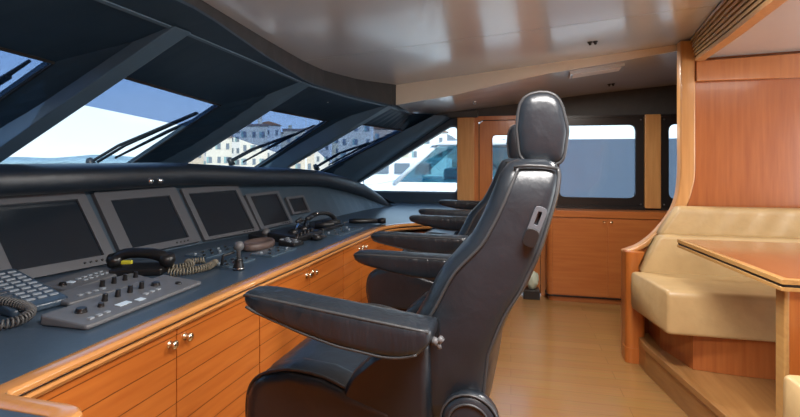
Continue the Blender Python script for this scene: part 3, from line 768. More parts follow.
# handset with yellow tag on a cradle
hc = (-1.60, 1.86, CT)
t = thing('radio_handset', 'black handset with a yellow tag lying on its cradle before the second monitor', 'handset', hc)
b = B(); b.box((-1.74, 1.79, CT), (-1.52, 1.93, CT + .035)); bmesh.ops.rotate(b.bm, verts=b.bm.verts, cent=hc, matrix=Matrix.Rotation(R(22), 3, 'Z')); new_obj('cradle', b, M['black_plastic'], t, bevel=.01)
hp = smooth_path([(-1.735, 1.815, CT + .042), (-1.73, 1.825, CT + .070), (-1.69, 1.84, CT + .088), (-1.60, 1.865, CT + .088), (-1.54, 1.88, CT + .072), (-1.52, 1.885, CT + .042)], 6)
b = B(); b.tube(hp, [.022 + .006 * abs(math.cos(i / (len(hp) - 1) * math.pi)) for i in range(len(hp))], 10); new_obj('grip', b, M['black_plastic'], t, smooth=True)
for q, e in ((hp[0], 'earpiece'), (hp[-1], 'mouthpiece')):
    b = B(); b.lathe([(0, -.03), (.03, -.028), (.036, 0), (.030, .02), (0, .024)], q + V((0, 0, .02)), (.2, -.2, 1), 16); new_obj(e, b, M['black_plastic'], t, smooth=True)
b = B(); b.box((-1.655, 1.767, CT + .056), (-1.61, 1.785, CT + .073)); bmesh.ops.rotate(b.bm, verts=b.bm.verts, cent=(-1.63, 1.77, CT), matrix=Matrix.Rotation(R(22), 3, 'Z')); new_obj('yellow_tag', b, M['yellow'], t, bevel=.004)

def coil(lab, path, rad, name='coiled_cord', m='rope_cord', turns=.9):
    b = B(); pts = []
    pts = helix(path, rad, .012)
    b.tube(pts, .0036, 5); return single(name, b, M[m], lab, 'cord', tuple(path[0]), 'coiled radio cords', smooth=True)
coil('dark coiled cord lying nearest the wood edge, right of the handset', smooth_path([(-1.46, 1.82, CT + .018), (-1.40, 1.86, CT + .018), (-1.36, 1.95, CT + .02), (-1.39, 2.06, CT + .018)], 22), .014)
coil('dark coiled cord bunched behind another cord, beside the handset', smooth_path([(-1.57, 1.94, CT + .018), (-1.50, 1.90, CT + .02), (-1.46, 1.97, CT + .022), (-1.52, 2.03, CT + .018), (-1.47, 2.09, CT + .018)], 18), .013)

# small joystick, standing like a pawn
jc = (-1.235, 2.01, CT)
t = thing('joystick', 'small dark pawn-shaped joystick standing close to the wood edge', 'joystick', jc)
b = B(); b.lathe([(0, 0), (.026, 0), (.027, .01), (.021, .03), (.018, .045), (.020, .05), (0, .052)], jc, n=18); new_obj('boot', b, M['black_plastic'], t, smooth=True)
b = B(); b.lathe([(.010, .05), (.009, .085), (.020, .095), (.024, .11), (.018, .128), (0, .134)], jc, n=18); new_obj('grip', b, M['grey_plastic'], t, smooth=True)
b = B(); b.tube([(-1.245, 1.99, CT + .085), (-1.28, 1.955, CT + .075), (-1.285, 1.95, CT + .03)], .007, 8); new_obj('trigger', b, M['black_plastic'], t, smooth=True)
b = B(); b.lathe([(.0265, .006), (.0285, .008), (.0265, .011)], jc, n=18); new_obj('base_ring', b, M['chrome'], t, smooth=True)

# brown padded oval pad
b = B(); b.lathe([(0, .0), (.115, .0), (.128, .012), (.125, .034), (.112, .044), (.10, .030), (.0, .022)], (-1.42, 2.52, CT), n=28)
for v in b.bm.verts: v.co.x = -1.42 + (v.co.x + 1.42) * .62
single('padded_tray', b, M['brown_pad'], 'shallow brown oval padded tray between joystick and throttles', 'tray', (-1.42, 2.52, CT), smooth=True)

# flush switch plates
def plate_(lab, x0, x1, y0, y1, rot, nb):
    c = ((x0 + x1) / 2, (y0 + y1) / 2, CT)
    t = thing('switch_panel', lab, 'switch panel', c, 'flat switch panels in the counter')
    new_obj('panel_body', slope_box(x0, x1, y0, y1, .008, .010, rot, c, .008), M['counter_gloss'], t)
    for i in range(nb):
        for j in range(2):
            q = rotp((lerp(x0, x1, .3 + .4 * j), lerp(y0, y1, (i + .5) / nb), CT + .010), rot, c)
            b = B(); b.lathe([(0, 0), (.008, 0), (.007, .006), (0, .007)], q, n=8); new_obj('button', b, M['black_plastic'] if (i + j) % 3 else M['key_white'], t)
M['counter_gloss'] = mat('gloss_panel', (.07, .11, .15), .18)
plate_('glossy switch panel beside the joystick at its left', -1.40, -1.28, 2.03, 2.23, R(-6), 4)
plate_('glossy switch panel between the joystick and the throttle block', -1.34, -1.20, 2.30, 2.54, R(-6), 3)
plate_('glossy switch panel at the foot of the third monitor', -1.66, -1.50, 2.20, 2.48, R(-10), 5)
plate_('glossy switch panel beyond the throttle levers, under the torch', -1.24, -1.08, 3.02, 3.40, R(-6), 4)

# throttle block
tc_ = (-1.34, 2.86, CT)
t = thing('throttle_control', 'black twin-lever throttle control with chrome arms on the counter', 'throttle', tc_)
b = slope_box(-1.46, -1.24, 2.70, 3.02, .04, .06, R(-8), tc_, .02); new_obj('housing', b, M['black_plastic'], t, bevel=.01)
for i, y in enumerate((2.80, 2.95)):
    b = B(); b.loft([[(-1.335 + q * .3, y + e_, CT + .045 + q), (-1.320 + q * .3, y + e_, CT + .045 + q), (-1.320 + q * .3, y + e_ + .012, CT + .045 + q), (-1.335 + q * .3, y + e_ + .012, CT + .045 + q)] for q, e_ in ((0, 0), (.04, .006), (.075, .02))]); lv = new_obj('lever', b, M['chrome'], t)
    b = B(); b.tube([(-1.305, y - .02, CT + .122), (-1.305, y + .03, CT + .126), (-1.305, y + .075, CT + .122)], [.011, .015, .011], 10); new_obj('lever_grip', b, M['black_plastic'], lv, smooth=True)
    b = B(); b.lathe([(0, -.02), (.026, -.018), (.030, 0), (.026, .018), (0, .02)], (-1.34, y, CT + .045), (0, 1, 0), 18); new_obj('drum', b, M['black_plastic'], t, smooth=True)
for i in range(5):
    knob((-1.275, 2.72 + .055 * i, CT + .04), .011, .02, M['black_plastic'], t)
# second handset arching over, radio beyond throttle
hc2 = (-1.36, 3.25, CT)
t = thing('curved_handset', 'black curved handset arching over a small base behind the throttle levers', 'handset', hc2)
b = slope_box(-1.45, -1.24, 3.12, 3.42, .035, .05, R(-8), hc2, .02); new_obj('base', b, M['black_plastic'], t, bevel=.01)
hp = smooth_path([(-1.40, 3.14, CT + .055), (-1.40, 3.17, CT + .09), (-1.38, 3.26, CT + .112), (-1.34, 3.36, CT + .108), (-1.31, 3.42, CT + .08), (-1.30, 3.44, CT + .045)], 6)
b = B(); b.tube(hp, [.013 + .006 * abs(math.cos(i / (len(hp) - 1) * math.pi)) for i in range(len(hp))], 10); new_obj('grip', b, M['black_plastic'], t, smooth=True)
b = B(); b.lathe([(0, 0), (.012, .0), (.010, .004), (0, .005)], (-1.37, 3.26, CT + .124), (.7, -.3, .6), 10); new_obj('badge', b, M['chrome'], t, smooth=True)
for i in range(2):
    b = B(); b.tube([(-1.32, 3.10 + .12 * i, CT + .055), (-1.20, 3.16 + .12 * i, CT + .06)], [.022, .016], 12); new_obj('dial', b, M['black_plastic'], t, smooth=True)
# keypad unit between the oval tray and the throttle block
kc = (-1.27, 2.66, CT)
t = thing('keypad_unit', 'small black keypad unit between the oval tray and the throttle levers', 'keypad', kc)
new_obj('housing', slope_box(-1.33, -1.215, 2.59, 2.695, .02, .038, R(-8), kc, .012), M['black_plastic'], t, bevel=.005)
for i in range(4):
    for j in range(3):
        b = B(); q = rotp((-1.315 + .027 * i, 2.605 + .03 * j, CT + .036 - .0043 * i), R(-8), kc); b.box((q.x - .008, q.y - .009, q.z - .003), (q.x + .008, q.y + .009, q.z + .004)); new_obj('key', b, M['bezel'] if (i + j) % 2 else M['key_white'], t)
# fist microphone with its lead lying before the throttles
t = thing('microphone', 'small black fist microphone lying between the throttle levers and the wood edge', 'microphone', (-1.19, 2.86, CT))
b = B(); b.loft([superring(-1.19, CT + .018, w_, h_, 16, 3.5, lambda u, v, y=y: (u + (y - 2.86) * .12, y, v)) for y, w_, h_ in ((2.805, .012, .008), (2.812, .024, .016), (2.85, .028, .018), (2.89, .022, .016), (2.915, .012, .010))]); new_obj('mic_body', b, M['black_plastic'], t, smooth=True)
b = B(); b.lathe([(0, 0), (.016, 0), (.014, .004), (0, .005)], (-1.195, 2.83, CT + .035), n=14); new_obj('mic_grille', b, M['grey_plastic'], t, smooth=True)
b = B(); b.tube(smooth_path([(-1.185, 2.915, CT + .016), (-1.18, 2.96, CT + .006), (-1.21, 3.00, CT + .005), (-1.26, 3.02, CT + .006)], 5), .004, 6); new_obj('lead', b, M['cord'], t, smooth=True)
# small black trackball unit near the screens
t = thing('trackball', 'small black trackball unit at the foot of the medium monitor', 'trackball', (-1.56, 2.86, CT))
b = slope_box(-1.63, -1.50, 2.76, 2.96, .02, .035, R(-8), (-1.56, 2.86, CT), .02); new_obj('base', b, M['black_plastic'], t, bevel=.006)
b = B(); bmesh.ops.create_uvsphere(b.bm, u_segments=16, v_segments=10, radius=.03)
for v in b.bm.verts: v.co += V((-1.56, 2.86, CT + .033))
new_obj('ball', b, M['grey_plastic'], t, smooth=True)
# black torch
t = thing('torch', 'slim black torch lying on the counter beyond the throttle levers', 'torch', (-1.1, 3.62, CT))
b = B(); b.tube([(-1.24, 3.59, CT + .024), (-1.20, 3.60, CT + .024), (-1.02, 3.645, CT + .024)], [.016, .021, .018], 12); new_obj('barrel', b, M['black_plastic'], t, smooth=True)
b = B(); b.tube([(-1.02, 3.645, CT + .025), (-.995, 3.65, CT + .025), (-.96, 3.66, CT + .025)], [.018, .024, .022], 12); new_obj('head', b, M['dark_metal'], t, smooth=True)
b = B(); b.tube([(-1.25, 3.588, CT + .018), (-1.28, 3.57, CT + .01), (-1.26, 3.54, CT + .006)], .004, 6); new_obj('lanyard', b, M['cord'], t)

# ------------------------------------------------------------------ helm chairs (local: x forward, y left, z up; origin on the floor)
FR = [(.90, .082), (.95, .086), (1.0, .086), (1.07, .083), (1.124, .075), (1.166, .050), (1.242, .012), (1.316, -.057), (1.38, -.090), (1.45, -.118), (1.50, -.136)]
RE = [(.90, -.095), (.95, -.104), (1.022, -.112), (1.072, -.119), (1.155, -.152), (1.22, -.191), (1.297, -.222), (1.419, -.257), (1.469, -.263), (1.50, -.256)]
HW = [(.90, .255), (1.1, .268), (1.3, .268), (1.42, .258), (1.50, .235)]
def make_chair(lab, loc, rz):
    t = thing('helm_chair', lab, 'chair', (0, 0, 0), 'leather helm chairs in a row')
    # base and column
    b = B(); b.lathe([(0, 0), (.24, 0), (.24, .02), (.20, .04), (.08, .055), (0, .055)], (.25, 0, 0), n=32); new_obj('base_plate', b, M['dark_metal'], t, smooth=True)
    b = B(); b.lathe([(.07, .04), (.06, .10), (.06, .70), (.08, .74), (0, .74)], (.25, 0, 0), n=24); new_obj('column', b, M['dark_metal'], t, smooth=True)
    b = B(); b.box((.02, -.20, .73), (.50, .20, .81)); new_obj('seat_pan', b, M['black_plastic'], t, bevel=.02)
    b = B(); b.tube([(.25, -.0, .35), (.42, -.14, .33), (.56, -.16, .31), (.56, .16, .31), (.42, .14, .33), (.25, 0, .35)], .014, 8); new_obj('footrest', b, M['dark_metal'], t, smooth=True)
    # centre seat cushion with waterfall front
    prof = [(.02, .80), (.02, .925), (.10, .945), (.25, .95), (.36, .955), (.43, .953), (.485, .938), (.52, .90), (.525, .84), (.51, .80)]
    b = B(); rings = []
    for s in (-.185, -.178, -.15, 0, .15, .178, .185):
        k = {0.185: .955, .178: .985}.get(abs(s), 1.)
        rings.append([(.27 + (x - .27) * k, s, .86 + (z - .86) * k) for x, z in prof])
    b.loft(rings); new_obj('seat_cushion', b, M['black_leather'], t, bevel=.02, seg=3)
    # thigh bolsters
    for sg in (1, -1):
        bp = [(.10, .80), (.475, .80), (.488, .86), (.485, .915), (.470, .948), (.44, .970), (.372, .988), (.28, .982), (.20, .955), (.10, .93)]
        b = B(); rings = []
        for s, k in ((.180, .90), (.187, .96), (.205, 1.), (.255, 1.), (.277, .975), (.288, .92), (.292, .80), (.293, .4)):
            rings.append([(.29 + (x - .29) * k, sg * s, .875 + (z - .875) * (k if z > .82 or k < .9 else 1)) for x, z in bp])
        b.loft(rings); o = new_obj('seat_bolster', b, M['black_leather'], t, bevel=.012, seg=3)
        b = B(); b.tube([(.29 + (x - .29) * .985, sg * .271, .877 + (z - .875) * .985) for x, z in smooth_pts(bp[1:])], .004, 6); new_obj('piping', b, M['piping'], o, smooth=True)
        # hip wing behind the bolster
        b = B(); wp = [(.02, .86), (.14, .87), (.215, .90), (.235, .945), (.205, 1.00), (.15, 1.05), (.09, 1.085), (.02, 1.09)]
        b.loft([[(.13 + (x - .13) * k, sg * s, .97 + (z - .97) * k) for x, z in wp] for s, k in ((.19, .85), (.20, .97), (.215, 1.), (.262, 1.), (.277, .96), (.285, .82), (.286, .3))])
        new_obj('hip_wing', b, M['black_leather'], t, bevel=.01, seg=3)
    # backrest
    b = B(); rings = []; zs = [.895, .90, .92] + [.95 + .03 * i for i in range(18)] + [1.475, 1.49, 1.498]
    for i, z in enumerate(zs):
        f0, r0, w = interp(FR, z), interp(RE, z), interp(HW, z)
        k = {0: .6, 1: .85, 2: .96, len(zs) - 1: .55, len(zs) - 2: .84, len(zs) - 3: .95}.get(i, 1)
        c, a = (f0 + r0) / 2, (f0 - r0) / 2
        rings.append(superring(c, 0, a * k, w * (1 - (1 - k) * .35), 36, 7., lambda u, v, z=z: (u, v, z)))
    b.loft(rings); bk = new_obj('backrest', b, M['black_leather'], t, smooth=True)
    for sg in (1, -1):
        zz = [.95 + .03 * i for i in range(18)] + [1.478]
        pf = [(interp(FR, z) - .040, sg * (interp(HW, z) + .0005), z) for z in zz]
        pr = [(lerp(interp(FR, z), interp(RE, z), .93), sg * interp(HW, z) * .941, z) for z in zz]
        b = B(); b.tube(smooth_path(pf, 2), .004, 6); new_obj('piping', b, M['piping'], bk, smooth=True)
        b = B(); b.tube(smooth_path(pr, 2), .004, 6); new_obj('piping', b, M['piping'], bk, smooth=True)
    b = B(); b.tube([(interp(RE, 1.478) + .012 + .10 * u, .243 - .0 * u, 1.478 + .006 * math.sin(u * 3)) for u in (0, .3, .6, .9)], .004, 6); new_obj('piping', b, M['piping'], bk, smooth=True)
    # recline lever on the left side of the backrest
    L = lambda u, v, w: V((-.204, .267, 1.358)) + V((-.34, 0, .94)) * v + V((.94, 0, .34)) * u + V((0, 1, 0)) * w
    b = B(); b.plate([L(u, v, -.006) for u, v in round_poly(rect(-.013, -.042, .013, .042), .011)], [[L(u, v, -.006) for u, v in round_poly(rect(-.004, .002, .004, .032), .003)]], (0, .012, 0)); lv = new_obj('lever_plate', b, M['bezel'], bk, bevel=.003)
    b = B(); b.plate([L(u, v, .004) for u, v in round_poly(rect(-.014, -.044, .014, -.006), .012)], [], (0, .014, 0)); new_obj('lever_paddle', b, M['black_plastic'], bk, bevel=.004)
    # headrest
    hpf = round_poly([(-.168, 1.492), (-.160, 1.57), (-.168, 1.654), (-.256, 1.660), (-.278, 1.565), (-.266, 1.480)], [.03, .06, .05, .05, .06, .03], 4)
    cx, cz = -.219, 1.570
    b = B(); b.loft([[(cx + (x - cx) * k, s, cz + (z - cz) * k) for x, z in hpf] for s, k in
        ((-.142, .03), (-.1415, .4), (-.140, .7), (-.136, .88), (-.130, .965), (-.120, 1.), (.120, 1.), (.130, .965), (.136, .88), (.140, .7), (.1415, .4), (.142, .03))])
    hr = new_obj('headrest', b, M['black_leather'], t, smooth=True)
    for sg in (1, -1):
        b = B(); b.tube([(cx + (x - cx) * .99, sg * .128, cz + (z - cz) * .985) for x, z in hpf], .0046, 6, True); new_obj('piping', b, M['piping'], hr, smooth=True)
    for sg in (.05, -.05):
        b = B(); b.tube([(-.205, sg, 1.45), (-.212, sg, 1.53)], .008, 8); new_obj('post', b, M['chrome'], hr, smooth=True)
    # armrests
    for sg in (1, -1):
        top = [(-.005, 1.150), (.0, 1.160), (.25, 1.161), (.39, 1.162), (.425, 1.158), (.437, 1.150)]
        bot = [(-.005, 1.135), (.0, 1.122), (.02, 1.098), (.05, 1.086), (.09, 1.079), (.20, 1.081), (.28, 1.093), (.36, 1.109), (.40, 1.117), (.425, 1.127), (.437, 1.138)]
        b = B(); rings = []
        xs = [-.004, .0, .008, .02, .05, .09, .13, .17, .21, .25, .29, .33, .36, .385, .41, .424, .432, .437]
        for x in xs:
            zt, zb = interp(top, x), interp(bot, x)
            w = .047 * (1 - max(0, (x - .36) / .077) ** 2 * .4)
            k = {-.004: .7, .0: .9, .437: .45, .432: .75, .424: .9}.get(x, 1)
            rings.append(superring(sg * .340, (zt + zb) / 2, w * k, (zt - zb) / 2, 24, 4.5, lambda u, v, x=x: (x, u, v)))
        b.loft(rings); a = new_obj('armrest', b, M['arm_leather'], t, smooth=True); a['side'] = sg
        for e in (.041, -.041):
            pp = [(x, sg * .340 + e * (1 - max(0, (x - .36) / .077) ** 2 * .36), interp(top, x) - .007) for x in (.0, .08, .17, .26, .33, .37, .40, .42, .43)]
            b = B(); b.tube(smooth_path(pp, 3), .0036, 6); new_obj('piping', b, M['piping'], a, smooth=True)
        pp = [(x, sg * .340 + sg * .042, interp(bot, x) + .006) for x in (.02, .05, .09, .14, .19, .24, .28, .32, .36, .39, .415)]
        b = B(); b.tube(smooth_path(pp, 3), .0032, 6); new_obj('piping', b, M['piping'], a, smooth=True)
        b = B(); b.tube([(-.004, sg * .352, 1.128), (-.016, sg * .352, 1.126)], .008, 12); b.tube([(-.016, sg * .352, 1.126), (-.024, sg * .355, 1.138)], .006, 10); b.tube([(-.016, sg * .352, 1.126), (-.02, sg * .352, 1.114)], .005, 10)
        new_obj('arm_bolt', b, M['grey_plastic'], a, smooth=True)
        b = B(); b.box((-.0, min(sg * .255, sg * .31), 1.105), (.05, max(sg * .255, sg * .31), 1.145)); new_obj('arm_bracket', b, M['dark_metal'], t, bevel=.008)
        # hinge cover low on the left side
        if sg < 0: continue
        b = B(); b.lathe([(0, .0), (.062, .0), (.064, .02), (.060, .032), (.045, .038), (0, .04)], (-.068, sg * .252, .930), (0, sg, 0), 28); hg = new_obj('hinge_cover', b, M['black_leather'], t, smooth=True)
        for rr in (.0625, .045):
            b = B(); b.tube([(-.068 + rr * math.cos(q * .2618), sg * (.285 if rr > .05 else .2915), .930 + rr * math.sin(q * .2618)) for q in range(24)], .0028, 6, True); new_obj('piping', b, M['piping'], hg, smooth=True)
    t.location = loc; t.rotation_euler = (0, 0, rz)
    return t
def smooth_pts(p2, n=3):
    return [(q.x, q.y) for q in smooth_path([(a, c, 0) for a, c in p2], n)]
RZ = R(177)
c1 = make_chair('black leather helm chair nearest the camera, its headrest highest in the picture', (-.14, 1.322, 0), RZ)
c2 = dup(c1, (-.17, 2.44, 0), 'middle black leather helm chair, its headrest just left behind the nearest one')
c3 = dup(c1, (-.15, 3.50, 0), 'farthest black leather helm chair, only its armrests showing beside the counter end')
for c in c1.children:                       # the near armrest of the first chair is tipped up a little
    if c.name.startswith('armrest') and c['side'] > 0:
        pv = V((0, 0, 1.144)); a = R(-5.6)
        c.rotation_euler = (0, a, 0); c.location = pv - Matrix.Rotation(a, 3, 'Y') @ pv

# ------------------------------------------------------------------ dinette: platform, settee, table
b = B(); b.plate([(.905, 3.90, 0), (.915, 3.65, 0), (1.075, 2.66, 0), (1.20, 1.6, 0), (1.30, -.6, 0), (4.15, -.6, 0), (4.15, 3.90, 0)], [], (0, 0, .195))
struct('platform', b, M['step_wood'])
b = B(); b.loft([[(x - .012, y, .16), (x - .012, y, .203), (x + .03, y, .205), (x + .03, y, .16)] for x, y in ((.912, 3.74), (.915, 3.65), (1.075, 2.66), (1.20, 1.6), (1.30, -.6))]); struct('trim_11', b, M['step_wood'], bevel=.006)

st = thing('settee', 'cream leather settee along the wood partition behind the table', 'settee', (1.9, 3.5, .195))
b = B(); b.plate([(x, y, .197) for x, y in [(1.00, 3.90), (1.00, 3.62), (1.095, 3.29), (1.35, 3.25), (1.6, 3.24), (4.0, 3.24), (4.0, 3.9)]], [], (0, 0, .25)); new_obj('base', b, M['red_wood'], st)
b = B(); b.plate([(x, y, 0) for x, y in round_poly([(.823, 3.80), (.955, 3.80), (.955, 3.91), (.823, 3.91)], [.05, .03, 0, 0], 6)], [], (0, 0, .81)); new_obj('end_panel', b, M['cab_plain'], st, bevel=.01)
b = B(); b.plate([(x, y, 0) for x, y in round_poly([(.818, 3.793), (.96, 3.793), (.96, 3.91), (.818, 3.91)], [.05, .03, 0, 0], 6)], [], (0, 0, .11)); new_obj('kick_board', b, M['cab_plain'], st, bevel=.004)
def sweep_x(z): return .035 + .955 * interp([(.70, .91), (.86, .935), (.96, 1.058), (1.13, 1.171), (1.2, 1.19)], z)
def cushion(name, x0, x1, y0, y1, z0, z1, par, m='cream_leather', bev=.04, left_skew=0., ribs=0, bulge=.012, follow=False):
    b = B(); nx, ny, nz = (60 if ribs else 12), 6, 4
    def skewed(x, y): return x + left_skew * (y1 - y) / (y1 - y0) * (1 - (x - x0) / (x1 - x0))
    # closed section lofted along x
    prof = round_poly([(y0, z0), (y1, z0), (y1, z1), (y0, z1)], [bev * .6, bev, bev, bev], 5)
    rings = []
    cyy, czz = (y0 + y1) / 2, (z0 + z1) / 2
    L_ = x1 - x0
    for i in range(nx + 1):
        u = i / nx; x = x0 + L_ * u
        for kk, dx in (([(.93, 0), (.975, .008), (1, .025)] if i == 0 else [(1, 0)]) if i < nx else [(1, -.025), (.975, -.008), (.93, 0)]):
            q = []
            for y, z in prof:
                w = (0 if not ribs else .007 * math.sin(2 * math.pi * ribs * u))
                sc = kk + (bulge * math.sin(math.pi * u))
                yy_ = cyy + (y - cyy) * kk - (w if y < cyy else 0); zz_ = czz + (z - czz) * sc
                q.append((skewed(x + dx, y) + ((sweep_x(zz_) - x0) * (1 - u) if follow else 0), yy_, zz_))
            rings.append(q)
    b.loft(rings); return new_obj(name, b, M[m], par, smooth=True)
cushion('seat_cushion', .835, 3.9, 3.19, 3.72, .43, .695, st, left_skew=.085)
cushion('back_cushion', .93, 3.9, 3.68, 3.80, .68, .96, st, bev=.03, follow=True)
cushion('back_roll', 1.03, 3.9, 3.74, 3.88, .945, 1.155, st, bev=.05, ribs=44, follow=True)
tb = thing('dinette_table', 'cherry dinette table with black inlaid edge in front of the cream settee', 'table', (1.6, 2.7, .197))
tp = round_poly([(1.0, 3.29), (1.09, 2.285), (2.6, 2.285), (2.6, 3.29)], [.02, .012, .02, .02], 4)
def ring_at(z, g): 
    return [(x + (g if x < 1.5 else -g), y + (g if y < 2.8 else -g), z) for x, y in tp]
b = B(); b.plate(ring_at(.992, .03), [], (0, 0, .008)); new_obj('tabletop', b, M['table_wood'], tb)
b = B(); b.plate(ring_at(.978, 0), [], (0, 0, .0205)); new_obj('upper_edge', b, M['table_edge'], tb, bevel=.005)
b = B(); b.plate(ring_at(.966, .004), [], (0, 0, .012)); new_obj('edge_inlay', b, M['inlay'], tb)
b = B(); b.plate(ring_at(.950, 0), [], (0, 0, .016)); new_obj('lower_edge', b, M['table_edge'], tb, bevel=.005)
b = B(); b.box((1.140, 2.36, .198), (2.3, 2.42, .95)); new_obj('pedestal', b, M['cab_plain'], tb, bevel=.006)
b = B(); b.box((1.132, 2.355, .198), (1.152, 2.425, .949)); new_obj('pedestal_edge', b, M['table_edge'], tb, bevel=.004)

bn = thing('dinette_bench', 'cream leather bench cushion at the lower right corner, before the table leg', 'bench', (1.6, 1.75, .197))
cushion('seat_cushion', .985, 3.2, 1.40, 2.08, .45, .70, bn)
b = B(); b.box((1.10, 1.45, .198), (3.1, 2.02, .455)); new_obj('base', b, M['red_wood'], bn)

# ------------------------------------------------------------------ outside
b = B(); b.box((-400, -300, -3.2), (200, 400, -3.0)); struct('sea', b, mat('sea_water', (.04, .08, .10), .12))
b = B(); b.box((-110, 40, -3.1), (40, 130, -1.6)); struct('quay', b, mat('quay_stone', (.32, .31, .29), .8))
def hill(name, pts, dist_y, h, seed, col):
    rnd = random.Random(seed); b = B(); rows = []
    n = 60
    for i in range(n + 1):
        u = i / n; x = lerp(pts[0], pts[1], u); e = math.sin(math.pi * u) ** .5
        hh = h * e * (.75 + .25 * math.sin(u * 9 + seed) * .6 + .12 * math.sin(u * 31 + seed))
        rows.append([(x, dist_y - 20, -3), (x, dist_y, -3 + hh * .6), (x + rnd.uniform(-2, 2), dist_y + 14, -3 + hh), (x, dist_y + 60, -3)])
    b.loft(rows); m = add_noise_color(mat(name + '_scrub', col, .9), tuple(c * 1.5 for c in col), (1, 1, 1), .12, 5)
    o = struct(name, b, m, smooth=True); return o
hill('hill', (-560, -150), 300, 7.2, 2, (.20, .29, .33))  # distance haze lightened into the hill colour
hill('hillside', (-95, 10), 150, 20, 5, (.16, .17, .17))

WALLS = [(.62, .52, .40), (.66, .60, .50), (.58, .44, .34), (.68, .66, .62), (.60, .55, .42), (.55, .50, .47), (.70, .62, .45)]
wm = [mat('render_%d' % i, c, .9) for i, c in enumerate(WALLS)]
rm_ = [mat('roof_tile_%d' % i, c, .9) for i, c in enumerate([(.34, .17, .10), (.22, .17, .16), (.30, .22, .17)])]
winm = mat('dark_window', (.16, .19, .22), .3); shutm = mat('green_shutter', (.22, .36, .36), .6)
TH = R(13)
def pix_dir(px):
    X = (px - 400) / 480
    return X * math.cos(TH) - math.sin(TH), X * math.sin(TH) + math.cos(TH)
rnd = random.Random(11)
WN = ['ochre', 'cream', 'terracotta', 'white', 'sand', 'grey', 'yellow']
# bearing (photo column at the camera), width m, roof height above eye, distance, wall colour, roof kind
HOUSES = [(176, 3.2, 1.6, 92, 3, 0), (192, 3.4, 1.9, 84, 0, 0), (206, 3.6, 2.4, 88, 5, 1), (219, 3.2, 3.3, 82, 1, 1), (232, 2.6, 5.0, 78, 3, 0), (241, 3.2, 4.2, 84, 2, 2),
          (254, 3.4, 5.2, 80, 1, 1), (268, 4.0, 6.3, 86, 3, 0), (283, 4.0, 5.4, 80, 4, 1), (299, 4.0, 4.4, 84, 0, 1), (318, 4.2, 5.6, 82, 3, 2), (337, 4.4, 5.2, 78, 6, 0), (356, 4.6, 6.2, 82, 1, 1), (378, 4.8, 5.6, 80, 2, 0), (402, 5.0, 5.0, 84, 4, 2), (428, 5.0, 4.2, 84, 3, 0)]
ORD = ['first', 'second', 'third', 'fourth', 'fifth', 'sixth', 'seventh', 'eighth', 'ninth', 'tenth', 'eleventh', 'twelfth', 'thirteenth', 'fourteenth', 'fifteenth', 'sixteenth']
for hi, (px, w, h, dist, ci, ri) in enumerate(HOUSES):
    dist = (78, 92, 106)[hi % 3]; h = 1.5 + h - 1.5; w = min(w * .62, w); dx, dy = pix_dir(px); cx, cy = dx * dist, dy * dist
    ang = math.atan2(-dx, dy) + .25 * math.sin(hi * 2.1)
    where = ('seen through the second window' if px < 180 else 'seen through the third window' if px < 325 else 'seen through the fourth window' if px < 400 else 'seen through the quarter window')
    t = thing('town_house', '%s harbour town house, %s in the row from left, %s' % (WN[ci], ORD[hi], where), 'house', (cx, cy, -1.6), 'houses of the harbour town')
    mx = Matrix.Translation((cx, cy, 0)) @ Matrix.Rotation(ang, 4, 'Z')
    zt = 1.5 + h
    b = B(); b.box((-w, 0, -1.6), (w, 7, zt), mx); new_obj('walls', b, wm[ci], t)
    b = B()
    if ri == 1:
        b.box((-w - .15, -.2, zt), (w + .15, 7.2, zt + .35), mx)
    else:
        b.loft([[mx @ V(q) for q in ((-w - .3, -.3, zt), (w + .3, -.3, zt), (0, -.3, zt + w * .32))], [mx @ V(q) for q in ((-w - .3, 7.3, zt), (w + .3, 7.3, zt), (0, 7.3, zt + w * .32))]])
    rf = new_obj('roof', b, rm_[ri], t)
    if hi % 2 == 0:
        b = B(); b.box((w * .3, 2, zt), (w * .3 + .7, 2.7, zt + 1.4 + w * .25), mx); new_obj('chimney', b, wm[ci], rf)
    nr = max(2, int((zt + 1.6) / 2.3)); nc = 3
    for i in range(nr):
        for j in range(nc):
            z0 = zt - 1.9 - 2.2 * i; x0 = lerp(-w, w, (j + .5) / nc)
            if z0 < -.5: continue
            b = B(); b.box((x0 - .26, -.06, z0), (x0 + .26, .05, z0 + 1.0), mx); wn = new_obj('window', b, winm, t)
            if (i + j + hi) % 2 == 0:
                b = B(); b.box((x0 - .56, -.1, z0), (x0 - .28, .05, z0 + 1.0), mx); new_obj('shutter', b, shutm, wn)
# sailing boats moored before the town: hull, mast, boom
for q, (px, dist, hgt, lab) in enumerate(((306, 52, 5.2, 'white sailing boat with a tall mast before the houses in the third window'), (331, 46, 4.6, 'white sailing boat with a mast between the third and fourth windows'), (372, 50, 4.9, 'white sailing boat with a mast before the houses in the fourth window'))):
    dx, dy = pix_dir(px); cx, cy = dx * dist, dy * dist
    t = thing('sailing_boat', lab, 'boat', (cx, cy, -3), 'sailing boats in the harbour')
    b = B(); b.loft([[(cx + u * 3.6, cy + s * .95 * (1 - abs(u) ** 2.2) + .01 * s, z) for s, z in ((-1, -1.5), (1, -1.5), (.7, -3.0), (-.7, -3.0))] for u in (-.98, -.7, -.35, 0, .35, .7, .98)]); new_obj('hull', b, M['white_gel'], t)
    b = B(); b.tube([(cx, cy, -1.6), (cx, cy, 1.5 + hgt)], [.09, .05], 8); new_obj('mast', b, M['white_gel'], t)
    b = B(); b.tube([(cx, cy, -.3), (cx + 2.6, cy, -.2)], .07, 8); new_obj('boom', b, M['white_gel'], t)
    b = B(); b.box((cx - 1.2, cy - .5, -1.5), (cx + 1.0, cy + .5, -1.0)); new_obj('cabin', b, M['white_gel'], t, bevel=.1)

